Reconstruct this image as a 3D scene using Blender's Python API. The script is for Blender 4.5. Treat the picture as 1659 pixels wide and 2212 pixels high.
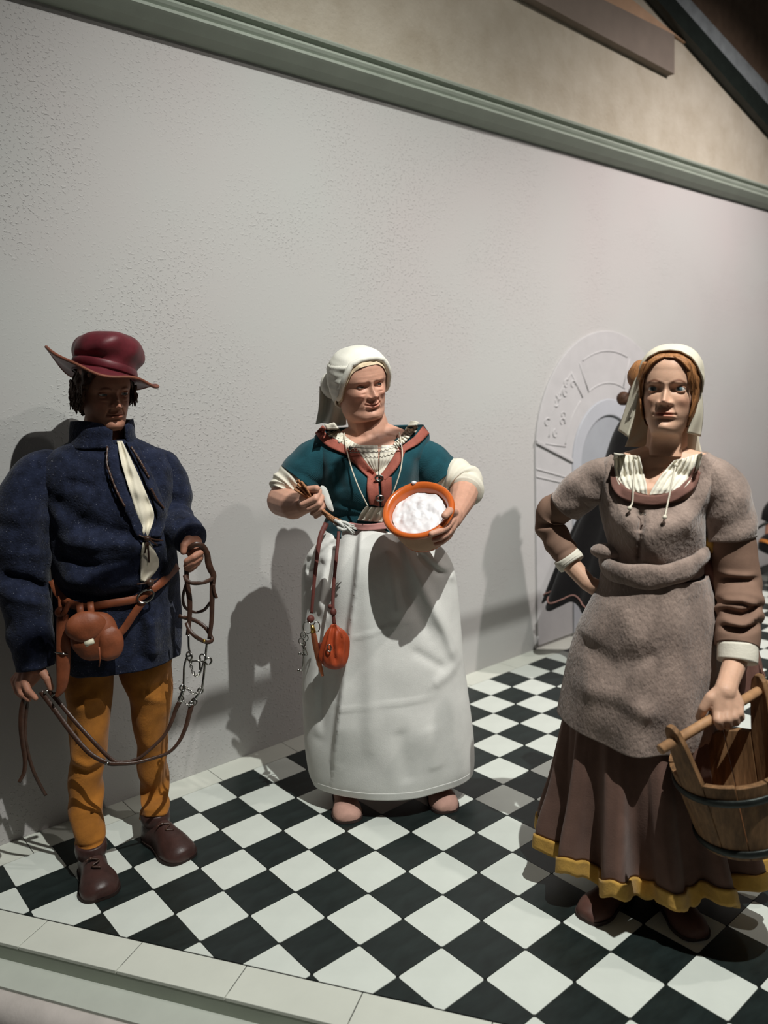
import bpy, bmesh, math, random
import numpy as np
from mathutils import Vector, Matrix, noise
from mathutils.bvhtree import BVHTree

random.seed(7)
SC = bpy.context.scene
for _o in list(bpy.data.objects):
    bpy.data.objects.remove(_o)

# ------------------------------------------------------------------ camera
W, HH, FPX = 1659, 2212, 1654.28          # photograph frame and focal length in its pixels
CAM = np.array([-0.8207, -2.0353, 1.4805])
CR = np.array([[0.765042, -0.642733, -0.040061],      # right
               [-0.121410, -0.082861, -0.989138],     # down
               [0.632432, 0.761596, -0.141426]])      # forward
cd = bpy.data.cameras.new('camera')
cd.sensor_fit = 'VERTICAL'; cd.sensor_height = 24.0; cd.lens = 24.0 * FPX / HH
cd.clip_start = 0.02; cd.clip_end = 60
co = bpy.data.objects.new('camera', cd); SC.collection.objects.link(co)
co.matrix_world = Matrix(((CR[0][0], -CR[1][0], -CR[2][0], CAM[0]),
                          (CR[0][1], -CR[1][1], -CR[2][1], CAM[1]),
                          (CR[0][2], -CR[1][2], -CR[2][2], CAM[2]), (0, 0, 0, 1)))
SC.camera = co
cd.dof.use_dof = True; cd.dof.focus_distance = 2.45; cd.dof.aperture_fstop = 1.3

# ------------------------------------------------------------------ world, lights, exposure
w = bpy.data.worlds.new('world'); SC.world = w; w.use_nodes = True
bg = w.node_tree.nodes['Background']
bg.inputs[0].default_value = (0.78, 0.80, 0.80, 1); bg.inputs[1].default_value = 0.036

def spot(name, loc, target, power, col, angle=70, blend=0.9, rad=0.03):
    d = bpy.data.lights.new(name, 'SPOT'); d.energy = power; d.color = col
    d.spot_size = math.radians(angle); d.spot_blend = blend; d.shadow_soft_size = rad
    o = bpy.data.objects.new(name, d); SC.collection.objects.link(o)
    o.location = loc
    o.rotation_euler = (Vector(target) - Vector(loc)).to_track_quat('-Z', 'Y').to_euler()
    return o
# gallery track lamps above and in front of the display, plus one added fill
spot('gallery_and_fill_spot', (0.35, -2.30, 4.70), (1.30, -0.05, 0.42), 800, (0.985, 1.0, 0.955), 84, 1.0, 0.018)
spot('gallery_and_fill_spot', (1.50, -2.20, 4.00), (2.00, 0.40, 0.90), 130, (1.0, 0.94, 0.89), 95, 1.0, 0.03)
spot('gallery_and_fill_spot', (4.30, -2.10, 4.30), (4.40, 0.60, 1.20), 740, (1.0, 0.925, 0.90), 92, 1.0, 0.05)
spot('gallery_and_fill_spot', (2.30, -1.70, 4.45), (1.90, 0.77, 3.35), 80, (1.0, 0.96, 0.90), 100, 1.0, 0.05)  # fill added to brighten the upper wall, not a known lamp
SC.view_settings.view_transform = 'Standard'; SC.view_settings.look = 'None'
SC.view_settings.gamma = 1.0; SC.view_settings.use_curve_mapping = False
SC.view_settings.exposure = 0.0

# ------------------------------------------------------------------ measuring
def ray(px, py):
    return CR.T @ np.array([(px - W / 2) / FPX, (py - HH / 2) / FPX, 1.0])
def on_plane(px, py, n, d0):
    d = ray(px, py); n = np.asarray(n, float)
    return CAM + d * (d0 - n @ CAM) / (n @ d)
YW = 0.7726                                 # wall face
S = 0.16                                    # floor tile edge
def on_wall(px, py, off=0.0): return on_plane(px, py, (0, 1, 0), YW - off)
def on_floor(px, py, z=0.0): return on_plane(px, py, (0, 0, 1), z)
class Fig:
    """A standing figure's own frame: origin at its feet, r = its image-right, t = towards the viewer's side, z up."""
    def __init__(s, bx, by):
        s.o = on_floor(bx, by); h = s.o - CAM; h[2] = 0
        s.h = h / np.linalg.norm(h); s.t = -s.h; s.r = np.array([s.h[1], -s.h[0], 0.0])
    def at(s, px, py, fw=0.0):
        return on_plane(px, py, s.h, s.h @ s.o - fw)
    def loc(s, p):
        d = np.asarray(p) - s.o
        return np.stack([d @ s.r, d @ s.t, d[..., 2]], -1)
    def world(s, r, f, z):
        return s.o + r * s.r + f * s.t + np.array([0, 0, z])

# ------------------------------------------------------------------ materials
MATS = {}
def mat(name, col, rough=0.8, var=0.12, vscale=30.0, bump=0.0, bscale=120.0, metal=0.0, sheen=0.0,
        spec=0.3, coat=0.0, col2=None, weave=0.0, wscale=900.0, stretch=None, detail=6.0, sss=0.0, vcol=False, bdist=0.002, speck=None):
    m = bpy.data.materials.new(name); m.use_nodes = True
    nt = m.node_tree; N = nt.nodes; L = nt.links
    b = N['Principled BSDF']
    b.inputs['Roughness'].default_value = rough; b.inputs['Metallic'].default_value = metal
    b.inputs['Specular IOR Level'].default_value = spec
    if sheen: b.inputs['Sheen Weight'].default_value = sheen; b.inputs['Sheen Roughness'].default_value = 0.5
    if coat: b.inputs['Coat Weight'].default_value = coat; b.inputs['Coat Roughness'].default_value = 0.15
    if sss:
        b.inputs['Subsurface Weight'].default_value = sss
        b.inputs['Subsurface Radius'].default_value = (0.012, 0.005, 0.003); b.inputs['Subsurface Scale'].default_value = 0.6
    tc = N.new('ShaderNodeTexCoord'); co_ = tc.outputs['Object']
    if stretch:
        mp = N.new('ShaderNodeMapping'); mp.inputs['Scale'].default_value = stretch
        L.new(co_, mp.inputs['Vector']); co_ = mp.outputs['Vector']
    nz = N.new('ShaderNodeTexNoise'); nz.inputs['Scale'].default_value = vscale; nz.inputs['Detail'].default_value = detail
    nz.inputs['Roughness'].default_value = 0.6
    L.new(co_, nz.inputs['Vector'])
    rp = N.new('ShaderNodeValToRGB')
    c = np.array(col); c2 = np.array(col2) if col2 is not None else None
    a = c * (1 - var * 1.6) if c2 is None else c
    d = np.minimum(c * (1 + var * 1.6), 1) if c2 is None else c2
    rp.color_ramp.elements[0].position = 0.3; rp.color_ramp.elements[1].position = 0.7
    rp.color_ramp.elements[0].color = (*a, 1); rp.color_ramp.elements[1].color = (*d, 1)
    L.new(nz.outputs['Fac'], rp.inputs['Fac'])
    out = rp.outputs['Color']
    if speck:
        n5 = N.new('ShaderNodeTexNoise'); n5.inputs['Scale'].default_value = 240; n5.inputs['Detail'].default_value = 1; L.new(tc.outputs['Object'], n5.inputs['Vector'])
        r5 = N.new('ShaderNodeValToRGB'); r5.color_ramp.elements[0].position = 0.70; r5.color_ramp.elements[1].position = 0.80; L.new(n5.outputs['Fac'], r5.inputs['Fac'])
        m5 = N.new('ShaderNodeMix'); m5.data_type = 'RGBA'; m5.inputs[7].default_value = (*speck, 1); L.new(r5.outputs['Color'], m5.inputs[0]); L.new(out, m5.inputs[6]); out = m5.outputs[2]
    if vcol:
        va = N.new('ShaderNodeVertexColor'); va.layer_name = 'Col'
        mx = N.new('ShaderNodeMix'); mx.data_type = 'RGBA'; mx.blend_type = 'MULTIPLY'; mx.inputs[0].default_value = 1.0
        L.new(va.outputs['Color'], mx.inputs[6]); L.new(out, mx.inputs[7]); out = mx.outputs[2]
    L.new(out, b.inputs['Base Color'])
    last = None
    if bump:
        n2 = N.new('ShaderNodeTexNoise'); n2.inputs['Scale'].default_value = bscale; n2.inputs['Detail'].default_value = 5
        L.new(co_, n2.inputs['Vector'])
        bp = N.new('ShaderNodeBump'); bp.inputs['Strength'].default_value = bump; bp.inputs['Distance'].default_value = bdist
        L.new(n2.outputs['Fac'], bp.inputs['Height']); last = bp
    if weave:
        wv = N.new('ShaderNodeTexWave'); wv.inputs['Scale'].default_value = wscale / 6; wv.inputs['Distortion'].default_value = 1.0
        wv.wave_type = 'BANDS'; wv.bands_direction = 'DIAGONAL'
        L.new(tc.outputs['Object'], wv.inputs['Vector'])
        bp2 = N.new('ShaderNodeBump'); bp2.inputs['Strength'].default_value = weave; bp2.inputs['Distance'].default_value = 0.001
        L.new(wv.outputs['Fac'], bp2.inputs['Height'])
        if last: L.new(last.outputs['Normal'], bp2.inputs['Normal'])
        last = bp2
    if last: L.new(last.outputs['Normal'], b.inputs['Normal'])
    MATS[name] = m
    return m

def srgb(r, g, b):
    f = lambda v: (v / 255 / 12.92) if v / 255 <= 0.04045 else ((v / 255 + 0.055) / 1.055) ** 2.4
    return (f(r), f(g), f(b))

# ------------------------------------------------------------------ mesh helpers
def put(name, verts, faces, m, root=None, smooth=True, cols=None, solid=0.0, bevel=0.0, off=-1.0):
    verts = np.asarray(verts, float)
    if root is None:
        org = np.array([(verts[:, 0].min() + verts[:, 0].max()) / 2, (verts[:, 1].min() + verts[:, 1].max()) / 2, verts[:, 2].min()])
    else:
        org = np.zeros(3); q = root
        while q is not None:
            org = org + np.array(q.location); q = q.parent
    me = bpy.data.meshes.new(name)
    me.from_pydata([tuple(v) for v in (verts - org)], [], [tuple(int(i) for i in f) for f in faces])
    ms = m if isinstance(m, (list, tuple)) else [m]
    for k in ms: me.materials.append(k)
    if cols is not None:
        ca = me.color_attributes.new('Col', 'FLOAT_COLOR', 'POINT')
        cc = np.ones((len(verts), 4)); cc[:, :3] = cols
        ca.data.foreach_set('color', cc.ravel())
    me.validate(); me.update()
    if smooth: me.polygons.foreach_set('use_smooth', [True] * len(me.polygons))
    o = bpy.data.objects.new(name, me); SC.collection.objects.link(o)
    if root is None: o.location = org
    else: o.parent = root
    if solid:
        sm = o.modifiers.new('thickness', 'SOLIDIFY'); sm.thickness = solid; sm.offset = off
    if bevel:
        bm_ = o.modifiers.new('edge', 'BEVEL'); bm_.width = bevel; bm_.segments = 2; bm_.limit_method = 'ANGLE'
    return o

def fix_normals(o):
    bm = bmesh.new(); bm.from_mesh(o.data); bmesh.ops.recalc_face_normals(bm, faces=bm.faces); bm.to_mesh(o.data); bm.free()
    return o

def root(name, loc, label, cat, group=None):
    e = bpy.data.objects.new(name, None); SC.collection.objects.link(e); e.location = tuple(loc); e.empty_display_size = 0.05
    e['label'] = label; e['category'] = cat
    if group: e['group'] = group
    return e
def tag(o, label, cat, group=None):
    o['label'] = label; o['category'] = cat
    if group: o['group'] = group
    return o
def struct(o): o['kind'] = 'structure'; return o

def crs(a, m):
    """Catmull-Rom resampling of rows of a to m rows."""
    a = np.asarray(a, float)
    if a.ndim == 1: a = a[:, None]
    n = len(a)
    if n == 2: 
        t = np.linspace(0, 1, m)[:, None]; return a[0] * (1 - t) + a[1] * t
    u = np.linspace(0, n - 1, m); i = np.minimum(u.astype(int), n - 2); t = (u - i)[:, None]
    p = np.vstack([2 * a[0] - a[1], a, 2 * a[-1] - a[-2]])
    p0, p1, p2, p3 = p[i], p[i + 1], p[i + 2], p[i + 3]
    return 0.5 * (2 * p1 + (p2 - p0) * t + (2 * p0 - 5 * p1 + 4 * p2 - p3) * t ** 2 + (3 * p1 - p0 - 3 * p2 + p3) * t ** 3)

def grid_faces(nr, nc, wrap, base=0):
    f = []
    for i in range(nr - 1):
        for j in range(nc if wrap else nc - 1):
            k = (j + 1) % nc
            f.append((base + i * nc + j, base + i * nc + k, base + (i + 1) * nc + k, base + (i + 1) * nc + j))
    return f

def cap_loft(rings, cap0=True, cap1=True):
    """rings: list of (n,3) arrays -> verts, faces (closed around)"""
    n = len(rings[0]); V = np.vstack(rings); F = grid_faces(len(rings), n, True)
    extra = []
    if cap0:
        c = len(V); V = np.vstack([V, rings[0].mean(0)]); F += [(c, (j + 1) % n, j) for j in range(n)]
    if cap1:
        c = len(V); b = (len(rings) - 1) * n; V = np.vstack([V, rings[-1].mean(0)]); F += [(c, b + j, b + (j + 1) % n) for j in range(n)]
    return V, F

def tube(pts, rad, n=12, sub=0, up=(0, 0, 1), cap=True, fn=None, closed=False, twist=0.0):
    """swept tube; rad scalar / per point / per point (a across, b along up)"""
    P = np.asarray(pts, float)
    R_ = np.asarray(rad, float)
    if R_.ndim == 0: R_ = np.full((len(P), 2), float(R_))
    elif R_.ndim == 1 and len(R_) == len(P): R_ = np.stack([R_, R_], 1)
    elif R_.ndim == 1: R_ = np.tile(R_, (len(P), 1))
    if closed: P = np.vstack([P, P[0]]); R_ = np.vstack([R_, R_[0]])
    if sub: P = crs(P, sub); R_ = np.maximum(crs(R_, sub), 1e-5)
    T = np.gradient(P, axis=0)
    if closed: T[0] = T[-1] = P[1] - P[-2]
    T /= np.linalg.norm(T, axis=1)[:, None] + 1e-12
    up = np.asarray(up, float)
    A = np.cross(T, up)
    bad = np.linalg.norm(A, axis=1) < 0.15
    A0 = None
    rings = []
    a_prev = None
    th = np.linspace(0, 2 * np.pi, n, endpoint=False)
    for i in range(len(P)):
        if a_prev is None:
            a = A[i] if not bad[i] else np.cross(T[i], np.array([1.0, 0.2, 0]))
        else:
            a = a_prev - T[i] * (a_prev @ T[i])
            if not bad[i]:
                g = A[i] / np.linalg.norm(A[i])
                if g @ a < 0: g = -g
                a = 0.75 * a / np.linalg.norm(a) + 0.25 * g
        a = a / np.linalg.norm(a); a_prev = a
        b = np.cross(a, T[i])
        s = i / (len(P) - 1)
        k = np.ones(n) if fn is None else 1 + fn(s, th)
        tt = th + twist * s
        rings.append(P[i] + (np.cos(tt) * R_[i, 0] * k)[:, None] * a + (np.sin(tt) * R_[i, 1] * k)[:, None] * b)
    if closed:
        V = np.vstack(rings[:-1]); nr = len(rings) - 1; F = []
        for i in range(nr):
            for j in range(n):
                k = (j + 1) % n; i2 = (i + 1) % nr
                F.append((i * n + j, i * n + k, i2 * n + k, i2 * n + j))
        return V, F
    return cap_loft(rings, cap, cap)

def join(parts):
    V = []; F = []; b = 0
    for v, f in parts:
        V.append(np.asarray(v)); F += [tuple(i + b for i in q) for q in f]; b += len(v)
    return np.vstack(V), F

def ball(c, r, n=12, m=8, axes=None):
    c = np.asarray(c, float); r = np.asarray(r, float) * np.ones(3)
    ax = np.eye(3) if axes is None else np.asarray(axes)
    ph = np.linspace(-np.pi / 2, np.pi / 2, m + 2)[1:-1]; th = np.linspace(0, 2 * np.pi, n, endpoint=False)
    rings = [np.stack([np.cos(p) * np.cos(th) * r[0], np.cos(p) * np.sin(th) * r[1], np.full(n, np.sin(p)) * r[2]], 1) @ ax + c for p in ph]
    V, F = cap_loft(rings, True, True)
    V[-2] = c - ax[2] * r[2]; V[-1] = c + ax[2] * r[2]
    return V, F

def capsule(a, b, ra, rb, n=14):
    a = np.asarray(a, float); b = np.asarray(b, float); d = b - a; L_ = np.linalg.norm(d)
    if L_ < 1e-6: return ball(a, ra, n, 8)
    d /= L_
    pts = []; rad = []
    for q in np.linspace(-np.pi / 2, 0, 5): pts.append(a + d * ra * np.sin(q)); rad.append(max(ra * np.cos(q), 1e-4))
    for q in np.linspace(0, np.pi / 2, 5): pts.append(b + d * rb * np.sin(q)); rad.append(max(rb * np.cos(q), 1e-4))
    aa = np.cross(d, (0, 0, 1.0)) if abs(d[2]) < 0.9 else np.cross(d, (1.0, 0, 0))
    aa /= np.linalg.norm(aa); bb = np.cross(d, aa); th = np.linspace(0, 2 * np.pi, n, endpoint=False)
    rings = [p + r * (np.cos(th)[:, None] * aa + np.sin(th)[:, None] * bb) for p, r in zip(pts, rad)]
    return cap_loft(rings)

def chain(pts, sub=1):
    """pts: [(xyz, r), ...] -> list of capsules"""
    out = []
    for (a, ra), (b, rb) in zip(pts[:-1], pts[1:]): out.append(capsule(a, b, ra, rb))
    return out

def fused(parts, voxel, smooth_it=4):
    """union of closed pieces as one continuous skin"""
    V, F = join(parts)
    me = bpy.data.meshes.new('tmp'); me.from_pydata([tuple(v) for v in V], [], F); me.update()
    bm = bmesh.new(); bm.from_mesh(me); bmesh.ops.recalc_face_normals(bm, faces=bm.faces); bm.to_mesh(me); bm.free()
    o = bpy.data.objects.new('tmp', me); SC.collection.objects.link(o)
    r = o.modifiers.new('r', 'REMESH'); r.mode = 'VOXEL'; r.voxel_size = voxel
    s = o.modifiers.new('s', 'SMOOTH'); s.iterations = smooth_it; s.factor = 0.5
    dg = bpy.context.evaluated_depsgraph_get(); dg.update()
    ev = o.evaluated_get(dg); m2 = bpy.data.meshes.new_from_object(ev)
    vs = np.zeros(len(m2.vertices) * 3); m2.vertices.foreach_get('co', vs)
    fs = [tuple(p.vertices) for p in m2.polygons]
    bpy.data.objects.remove(o); bpy.data.meshes.remove(me); bpy.data.meshes.remove(m2)
    return vs.reshape(-1, 3), fs

def bvh(V, F): return BVHTree.FromPolygons([Vector(v) for v in V], F)

def nz(p, sc, seed=0.0):
    return noise.noise(Vector((p[0] * sc + seed, p[1] * sc - seed, p[2] * sc + 2 * seed)))
def wobble(V, amp, sc, seed=0.0, axis=None):
    V = V.copy()
    for i in range(len(V)):
        d = nz(V[i], sc, seed) * amp
        if axis is None: V[i] += d * np.array([1, 1, 0.4])
        else: V[i] += d * axis
    return V

def rows_loft(fig, rows, n=96, m=60, fold=None, arc=None, zfun=None):
    """garment of elliptical rings. rows: (py, xl, xr, front depth, back depth, forward shift)"""
    A = np.array([list(r) + [0.0] * (6 - len(r)) for r in rows], float)
    A = crs(A, m)
    if arc is None: th = np.linspace(0, 2 * np.pi, n, endpoint=False)
    else: th = np.radians(np.linspace(arc[0], arc[1], n))
    rings = []
    for i, (py, xl, xr, df, db, fs) in enumerate(A):
        a = fig.loc(fig.at(xl, py, fs)); b = fig.loc(fig.at(xr, py, fs))
        c = (a[0] + b[0]) / 2; hw = (b[0] - a[0]) / 2; z = (a[2] + b[2]) / 2
        s = i / (m - 1)
        k = np.zeros(n) if fold is None else fold(th, s)
        zz = np.full(n, z) + (0 if zfun is None else zfun(th, s))
        dep = np.where(np.sin(th) > 0, df, db)
        rr = c + (hw + k * np.abs(np.cos(th))) * np.cos(th)
        ff = fs + (dep + k) * np.sin(th)
        rings.append(fig.o + rr[:, None] * fig.r + ff[:, None] * fig.t + zz[:, None] * np.array([0, 0, 1.0]))
    return rings

def crease(fig, V, items, fw=0.1):
    """press folds into the viewer's side of a garment. items: (pixel polyline, amp, width[, 'step'])"""
    V = np.array(V, float); Lc = fig.loc(V)
    q = Lc[:, [0, 2]]
    for it in items:
        pl, amp, wd = it[0], it[1], it[2]
        kind = it[3] if len(it) > 3 else 'g'
        pp = np.array([fig.loc(fig.at(x, y, fw))[[0, 2]] for x, y in pl])
        best = np.full(len(q), 9.0); sgn = np.zeros(len(q)); tt = np.zeros(len(q))
        nseg = len(pp) - 1
        for k in range(nseg):
            a, b = pp[k], pp[k + 1]; d = b - a; L2 = d @ d
            t = np.clip(((q - a) @ d) / L2, 0, 1)
            c = a + t[:, None] * d; e = q - c; dist = np.linalg.norm(e, axis=1)
            s_ = np.sign(d[0] * e[:, 1] - d[1] * e[:, 0])
            u = dist < best
            best[u] = dist[u]; sgn[u] = s_[u]; tt[u] = (k + t[u]) / nseg
        end = np.clip(np.minimum(tt, 1 - tt) * 6 + 0.35, 0, 1)
        if kind == 'g': g = np.exp(-(best / wd) ** 2) * end
        else: g = np.where(sgn > 0, np.exp(-(best / wd)), np.exp(-(best / (wd * 0.15)) ** 2)) * end
        front = np.clip((Lc[:, 1] + 0.02) / 0.05, 0, 1)
        V += (amp * g * front)[:, None] * fig.t
    return V

def drape(fig, tree, px, py, off, fw=0.12, dflt=None):
    """point on a garment straight in front of the figure frame's (r,z)"""
    p = fig.at(px, py, fw); lc = fig.loc(p)
    o_ = fig.world(lc[0], 1.0, lc[2])
    hit = tree.ray_cast(Vector(o_), Vector(fig.h), 2.0)
    if hit[0] is None: return fig.world(lc[0], fw if dflt is None else dflt, lc[2])
    f = fig.loc(np.array(hit[0]))[1]
    # re-measure with the true depth
    p = fig.at(px, py, f + off); lc = fig.loc(p)
    hit = tree.ray_cast(Vector(fig.world(lc[0], 1.0, lc[2])), Vector(fig.h), 2.0)
    f2 = f if hit[0] is None else fig.loc(np.array(hit[0]))[1]
    return fig.world(lc[0], f2 + off, lc[2])

def strip(fig, tree, left, right, off, m=40, n=8, thick=0.004, fw=0.12, wave=None):
    """cloth strip lying on a garment between two pixel polylines"""
    Lf = crs(left, m); Rt = crs(right, m); V = []
    for i in range(m):
        for j in range(n):
            t = j / (n - 1); x, y = Lf[i] * (1 - t) + Rt[i] * t
            V.append(drape(fig, tree, x, y, off + (0 if wave is None else wave(i / (m - 1), t)), fw))
    V = np.array(V); F = grid_faces(m, n, False)
    B = V - fig.t * thick
    nn = len(V); VV = np.vstack([V, B]); FF = list(F) + [tuple(reversed([k + nn for k in f])) for f in F]
    edge = [i * n for i in range(m)]; e2 = [i * n + n - 1 for i in range(m)]
    for a, b in zip(edge[:-1], edge[1:]): FF.append((a, b, b + nn, a + nn))
    for a, b in zip(e2[:-1], e2[1:]): FF.append((b, a, a + nn, b + nn))
    for j in range(n - 1):
        FF.append((j + 1, j, j + nn, j + 1 + nn)); k = (m - 1) * n + j; FF.append((k, k + 1, k + 1 + nn, k + nn))
    return VV, FF

def strap(pts, wd, th, nrm, sub=40):
    """flat strap through world points, wd wide, th thick, face normal near nrm"""
    P = crs(np.asarray(pts), sub); T = np.gradient(P, axis=0); T /= np.linalg.norm(T, axis=1)[:, None]
    nr = np.asarray(nrm, float)
    if nr.ndim == 1: nr = np.tile(nr, (sub, 1))
    A = np.cross(T, nr); A /= np.linalg.norm(A, axis=1)[:, None]; Nn = np.cross(A, T)
    wd = np.interp(np.linspace(0, 1, sub), np.linspace(0, 1, np.size(wd)), np.atleast_1d(wd))[:, None]
    rings = []
    for sa, sn in ((-1, -1), (-1.08, 0), (-1, 1), (1, 1), (1.08, 0), (1, -1)):
        rings.append(P + A * sa * wd / 2 + Nn * sn * th / 2)
    rings = [np.array([r[i] for r in rings]) for i in range(sub)]
    return cap_loft(rings)

def ring_shape(c, ax1, ax2, R1, R2, r, n=28, m=8, a0=0, a1=360):
    t = np.radians(np.linspace(a0, a1, n, endpoint=(a1 - a0 != 360)))
    P = np.asarray(c) + np.cos(t)[:, None] * R1 * np.asarray(ax1) + np.sin(t)[:, None] * R2 * np.asarray(ax2)
    return tube(P, r, m, closed=(a1 - a0 == 360), up=np.cross(ax1, ax2))
# ------------------------------------------------------------------ the setting
def wall_material():
    m = bpy.data.materials.new('stucco'); m.use_nodes = True; nt = m.node_tree; N = nt.nodes; L = nt.links; b = N['Principled BSDF']
    b.inputs['Roughness'].default_value = 0.9; b.inputs['Specular IOR Level'].default_value = 0.15
    tc = N.new('ShaderNodeTexCoord')
    n1 = N.new('ShaderNodeTexNoise'); n1.inputs['Scale'].default_value = 0.9; n1.inputs['Detail'].default_value = 4
    L.new(tc.outputs['Object'], n1.inputs['Vector'])
    rp = N.new('ShaderNodeValToRGB'); rp.color_ramp.elements[0].position = 0.38; rp.color_ramp.elements[1].position = 0.66
    rp.color_ramp.elements[0].color = (*srgb(182, 182, 179), 1); rp.color_ramp.elements[1].color = (*srgb(184, 179, 177), 1)
    L.new(n1.outputs['Fac'], rp.inputs['Fac']); L.new(rp.outputs['Color'], b.inputs['Base Color'])
    # raised specks of roller stucco, thicker in some patches than in others
    n2 = N.new('ShaderNodeTexNoise'); n2.inputs['Scale'].default_value = 95; n2.inputs['Detail'].default_value = 2
    L.new(tc.outputs['Object'], n2.inputs['Vector'])
    r2 = N.new('ShaderNodeValToRGB'); r2.color_ramp.elements[0].position = 0.57; r2.color_ramp.elements[1].position = 0.69
    L.new(n2.outputs['Fac'], r2.inputs['Fac'])
    n3 = N.new('ShaderNodeTexNoise'); n3.inputs['Scale'].default_value = 1.7; n3.inputs['Detail'].default_value = 2
    L.new(tc.outputs['Object'], n3.inputs['Vector'])
    r3 = N.new('ShaderNodeValToRGB'); r3.color_ramp.elements[0].position = 0.42; r3.color_ramp.elements[1].position = 0.62
    r3.color_ramp.elements[0].color = (0.12, 0.12, 0.12, 1)
    L.new(n3.outputs['Fac'], r3.inputs['Fac'])
    mu = N.new('ShaderNodeMath'); mu.operation = 'MULTIPLY'; L.new(r2.outputs['Color'], mu.inputs[0]); L.new(r3.outputs['Color'], mu.inputs[1])
    bp = N.new('ShaderNodeBump'); bp.inputs['Strength'].default_value = 0.55; bp.inputs['Distance'].default_value = 0.0045
    L.new(mu.outputs[0], bp.inputs['Height']); L.new(bp.outputs['Normal'], b.inputs['Normal'])
    return m
M_wall = wall_material()
M_upper = mat('beige_plaster', srgb(172, 162, 144), 0.92, 0.10, 6, 0.7, 60, col2=srgb(188, 180, 164), bdist=0.006)
M_cornice = mat('cornice_paint', srgb(150, 158, 146), 0.55, 0.04, 8, 0.1, 40)
M_white = mat('white_tile', srgb(216, 221, 213), 0.32, 0.03, 7, 0.04, 30, spec=0.4)
M_black = mat('black_tile', srgb(30, 38, 37), 0.36, 0.25, 9, 0.05, 40, spec=0.4, stretch=(1, 3, 1))
M_slab = mat('white_slab', srgb(212, 214, 203), 0.5, 0.03, 5, 0.06, 60)
M_grout = mat('grout', srgb(38, 38, 36), 0.9, 0.1, 40)
M_step = mat('step_paint', srgb(158, 164, 150), 0.6, 0.05, 6, 0.1, 50)
M_ledge = mat('ledge_paint', srgb(188, 192, 182), 0.6, 0.04, 6, 0.1, 50)
M_nose = mat('pink_plaster_edge', srgb(205, 196, 190), 0.8, 0.05, 12, 0.3, 90)
M_dark = mat('dark_gallery_floor', srgb(84, 78, 72), 0.8, 0.1, 10)

def prism(poly, z0, z1, axis='z'):
    """poly: list of (a,b); extruded from z0 to z1. axis z: (x,y); axis y: (x,z) extruded in y"""
    n = len(poly); V = []
    for zz in (z0, z1):
        for a, b in poly: V.append((a, b, zz) if axis == 'z' else (a, zz, b))
    F = [tuple(range(n - 1, -1, -1)), tuple(range(n, 2 * n))]
    for i in range(n): j = (i + 1) % n; F.append((i, j, n + j, n + i))
    return np.array(V, float), F

# wall with the beige plaster above its cornice
V, F = prism([(-4.5, 0.0), (9.5, 0.0), (9.5, 2.93), (-4.5, 2.93)], YW, YW + 0.15, 'y')
wall_o = struct(fix_normals(put('wall_back', V, F, M_wall, smooth=False)))
V, F = prism([(-4.5, 2.93), (9.5, 2.93), (9.5, 5.4), (-4.5, 5.4)], YW + 0.0, YW + 0.15, 'y')
up_o = struct(fix_normals(put('wall_upper', V, F, M_upper, smooth=False)))
# cornice moulding
zc = 2.838
prof = [(0.0, zc), (0.025, zc + 0.002), (0.060, zc + 0.014), (0.094, zc + 0.038), (0.102, zc + 0.044), (0.102, zc + 0.054), (0.092, zc + 0.060), (0.100, zc + 0.068),
        (0.106, zc + 0.078), (0.102, zc + 0.088), (0.088, zc + 0.094), (0.088, zc + 0.099), (0.110, zc + 0.106), (0.114, zc + 0.115), (0.106, zc + 0.124), (0.0, zc + 0.130)]
n = len(prof); V = [(-4.5, YW - a, z) for a, z in prof] + [(9.5, YW - a, z) for a, z in prof]
F = [(i, (i + 1) % n, n + (i + 1) % n, n + i) for i in range(n)] + [tuple(range(n)), tuple(range(2 * n - 1, n - 1, -1))]
struct(fix_normals(put('trim_1', V, F, M_cornice, smooth=False)))
# sloping dark beam with its pale board and the brown panel above it, on the upper wall
M_beam = mat('dark_green_beam', srgb(30, 36, 32), 0.35, 0.15, 20)
M_board = mat('blue_grey_board', srgb(150, 156, 158), 0.8, 0.12, 14)
M_brown = mat('brown_panel', srgb(108, 88, 72), 0.85, 0.12, 9)
M_taupe = mat('taupe_cast_shadow', srgb(128, 116, 106), 0.9, 0.05, 6)
M_tan = mat('tan_light_patch', srgb(186, 152, 124), 0.9, 0.06, 8)
def wall_quad(px, off0, off1):
    pp = [on_wall(x, y, off1) for x, y in px]
    V = [tuple(p) for p in pp] + [(p[0], YW - off0, p[2]) for p in pp]
    k = len(pp); F = [tuple(range(k)), tuple(range(2 * k - 1, k - 1, -1))] + [(i, (i + 1) % k, k + (i + 1) % k, k + i) for i in range(k)]
    return np.array(V), F
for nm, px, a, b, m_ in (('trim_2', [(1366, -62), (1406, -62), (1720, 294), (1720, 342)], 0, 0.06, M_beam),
                         ('trim_3', [(1406, -62), (1436, -62), (1720, 250), (1720, 294)], 0, 0.035, M_board),
                         ('wall_gable', [(1436, -62), (1760, -62), (1760, 300), (1720, 250)], 0, 0.02, M_brown),
                         ('shadow_shape', [(1040, -62), (1180, -62), (1457, 75), (1457, 160)], 0, 0.05, M_taupe),  # cast shadow on the plaster, built as a flat taupe slab
                         ('light_patch', [(1180, -62), (1290, -62), (1482, 92), (1457, 75)], 0, 0.02, M_tan)):  # warmer light above that shadow, put in as a thin tan slab
    V, F = wall_quad(px, a, b); struct(fix_normals(put(nm, V, F, m_, smooth=False)))

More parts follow.
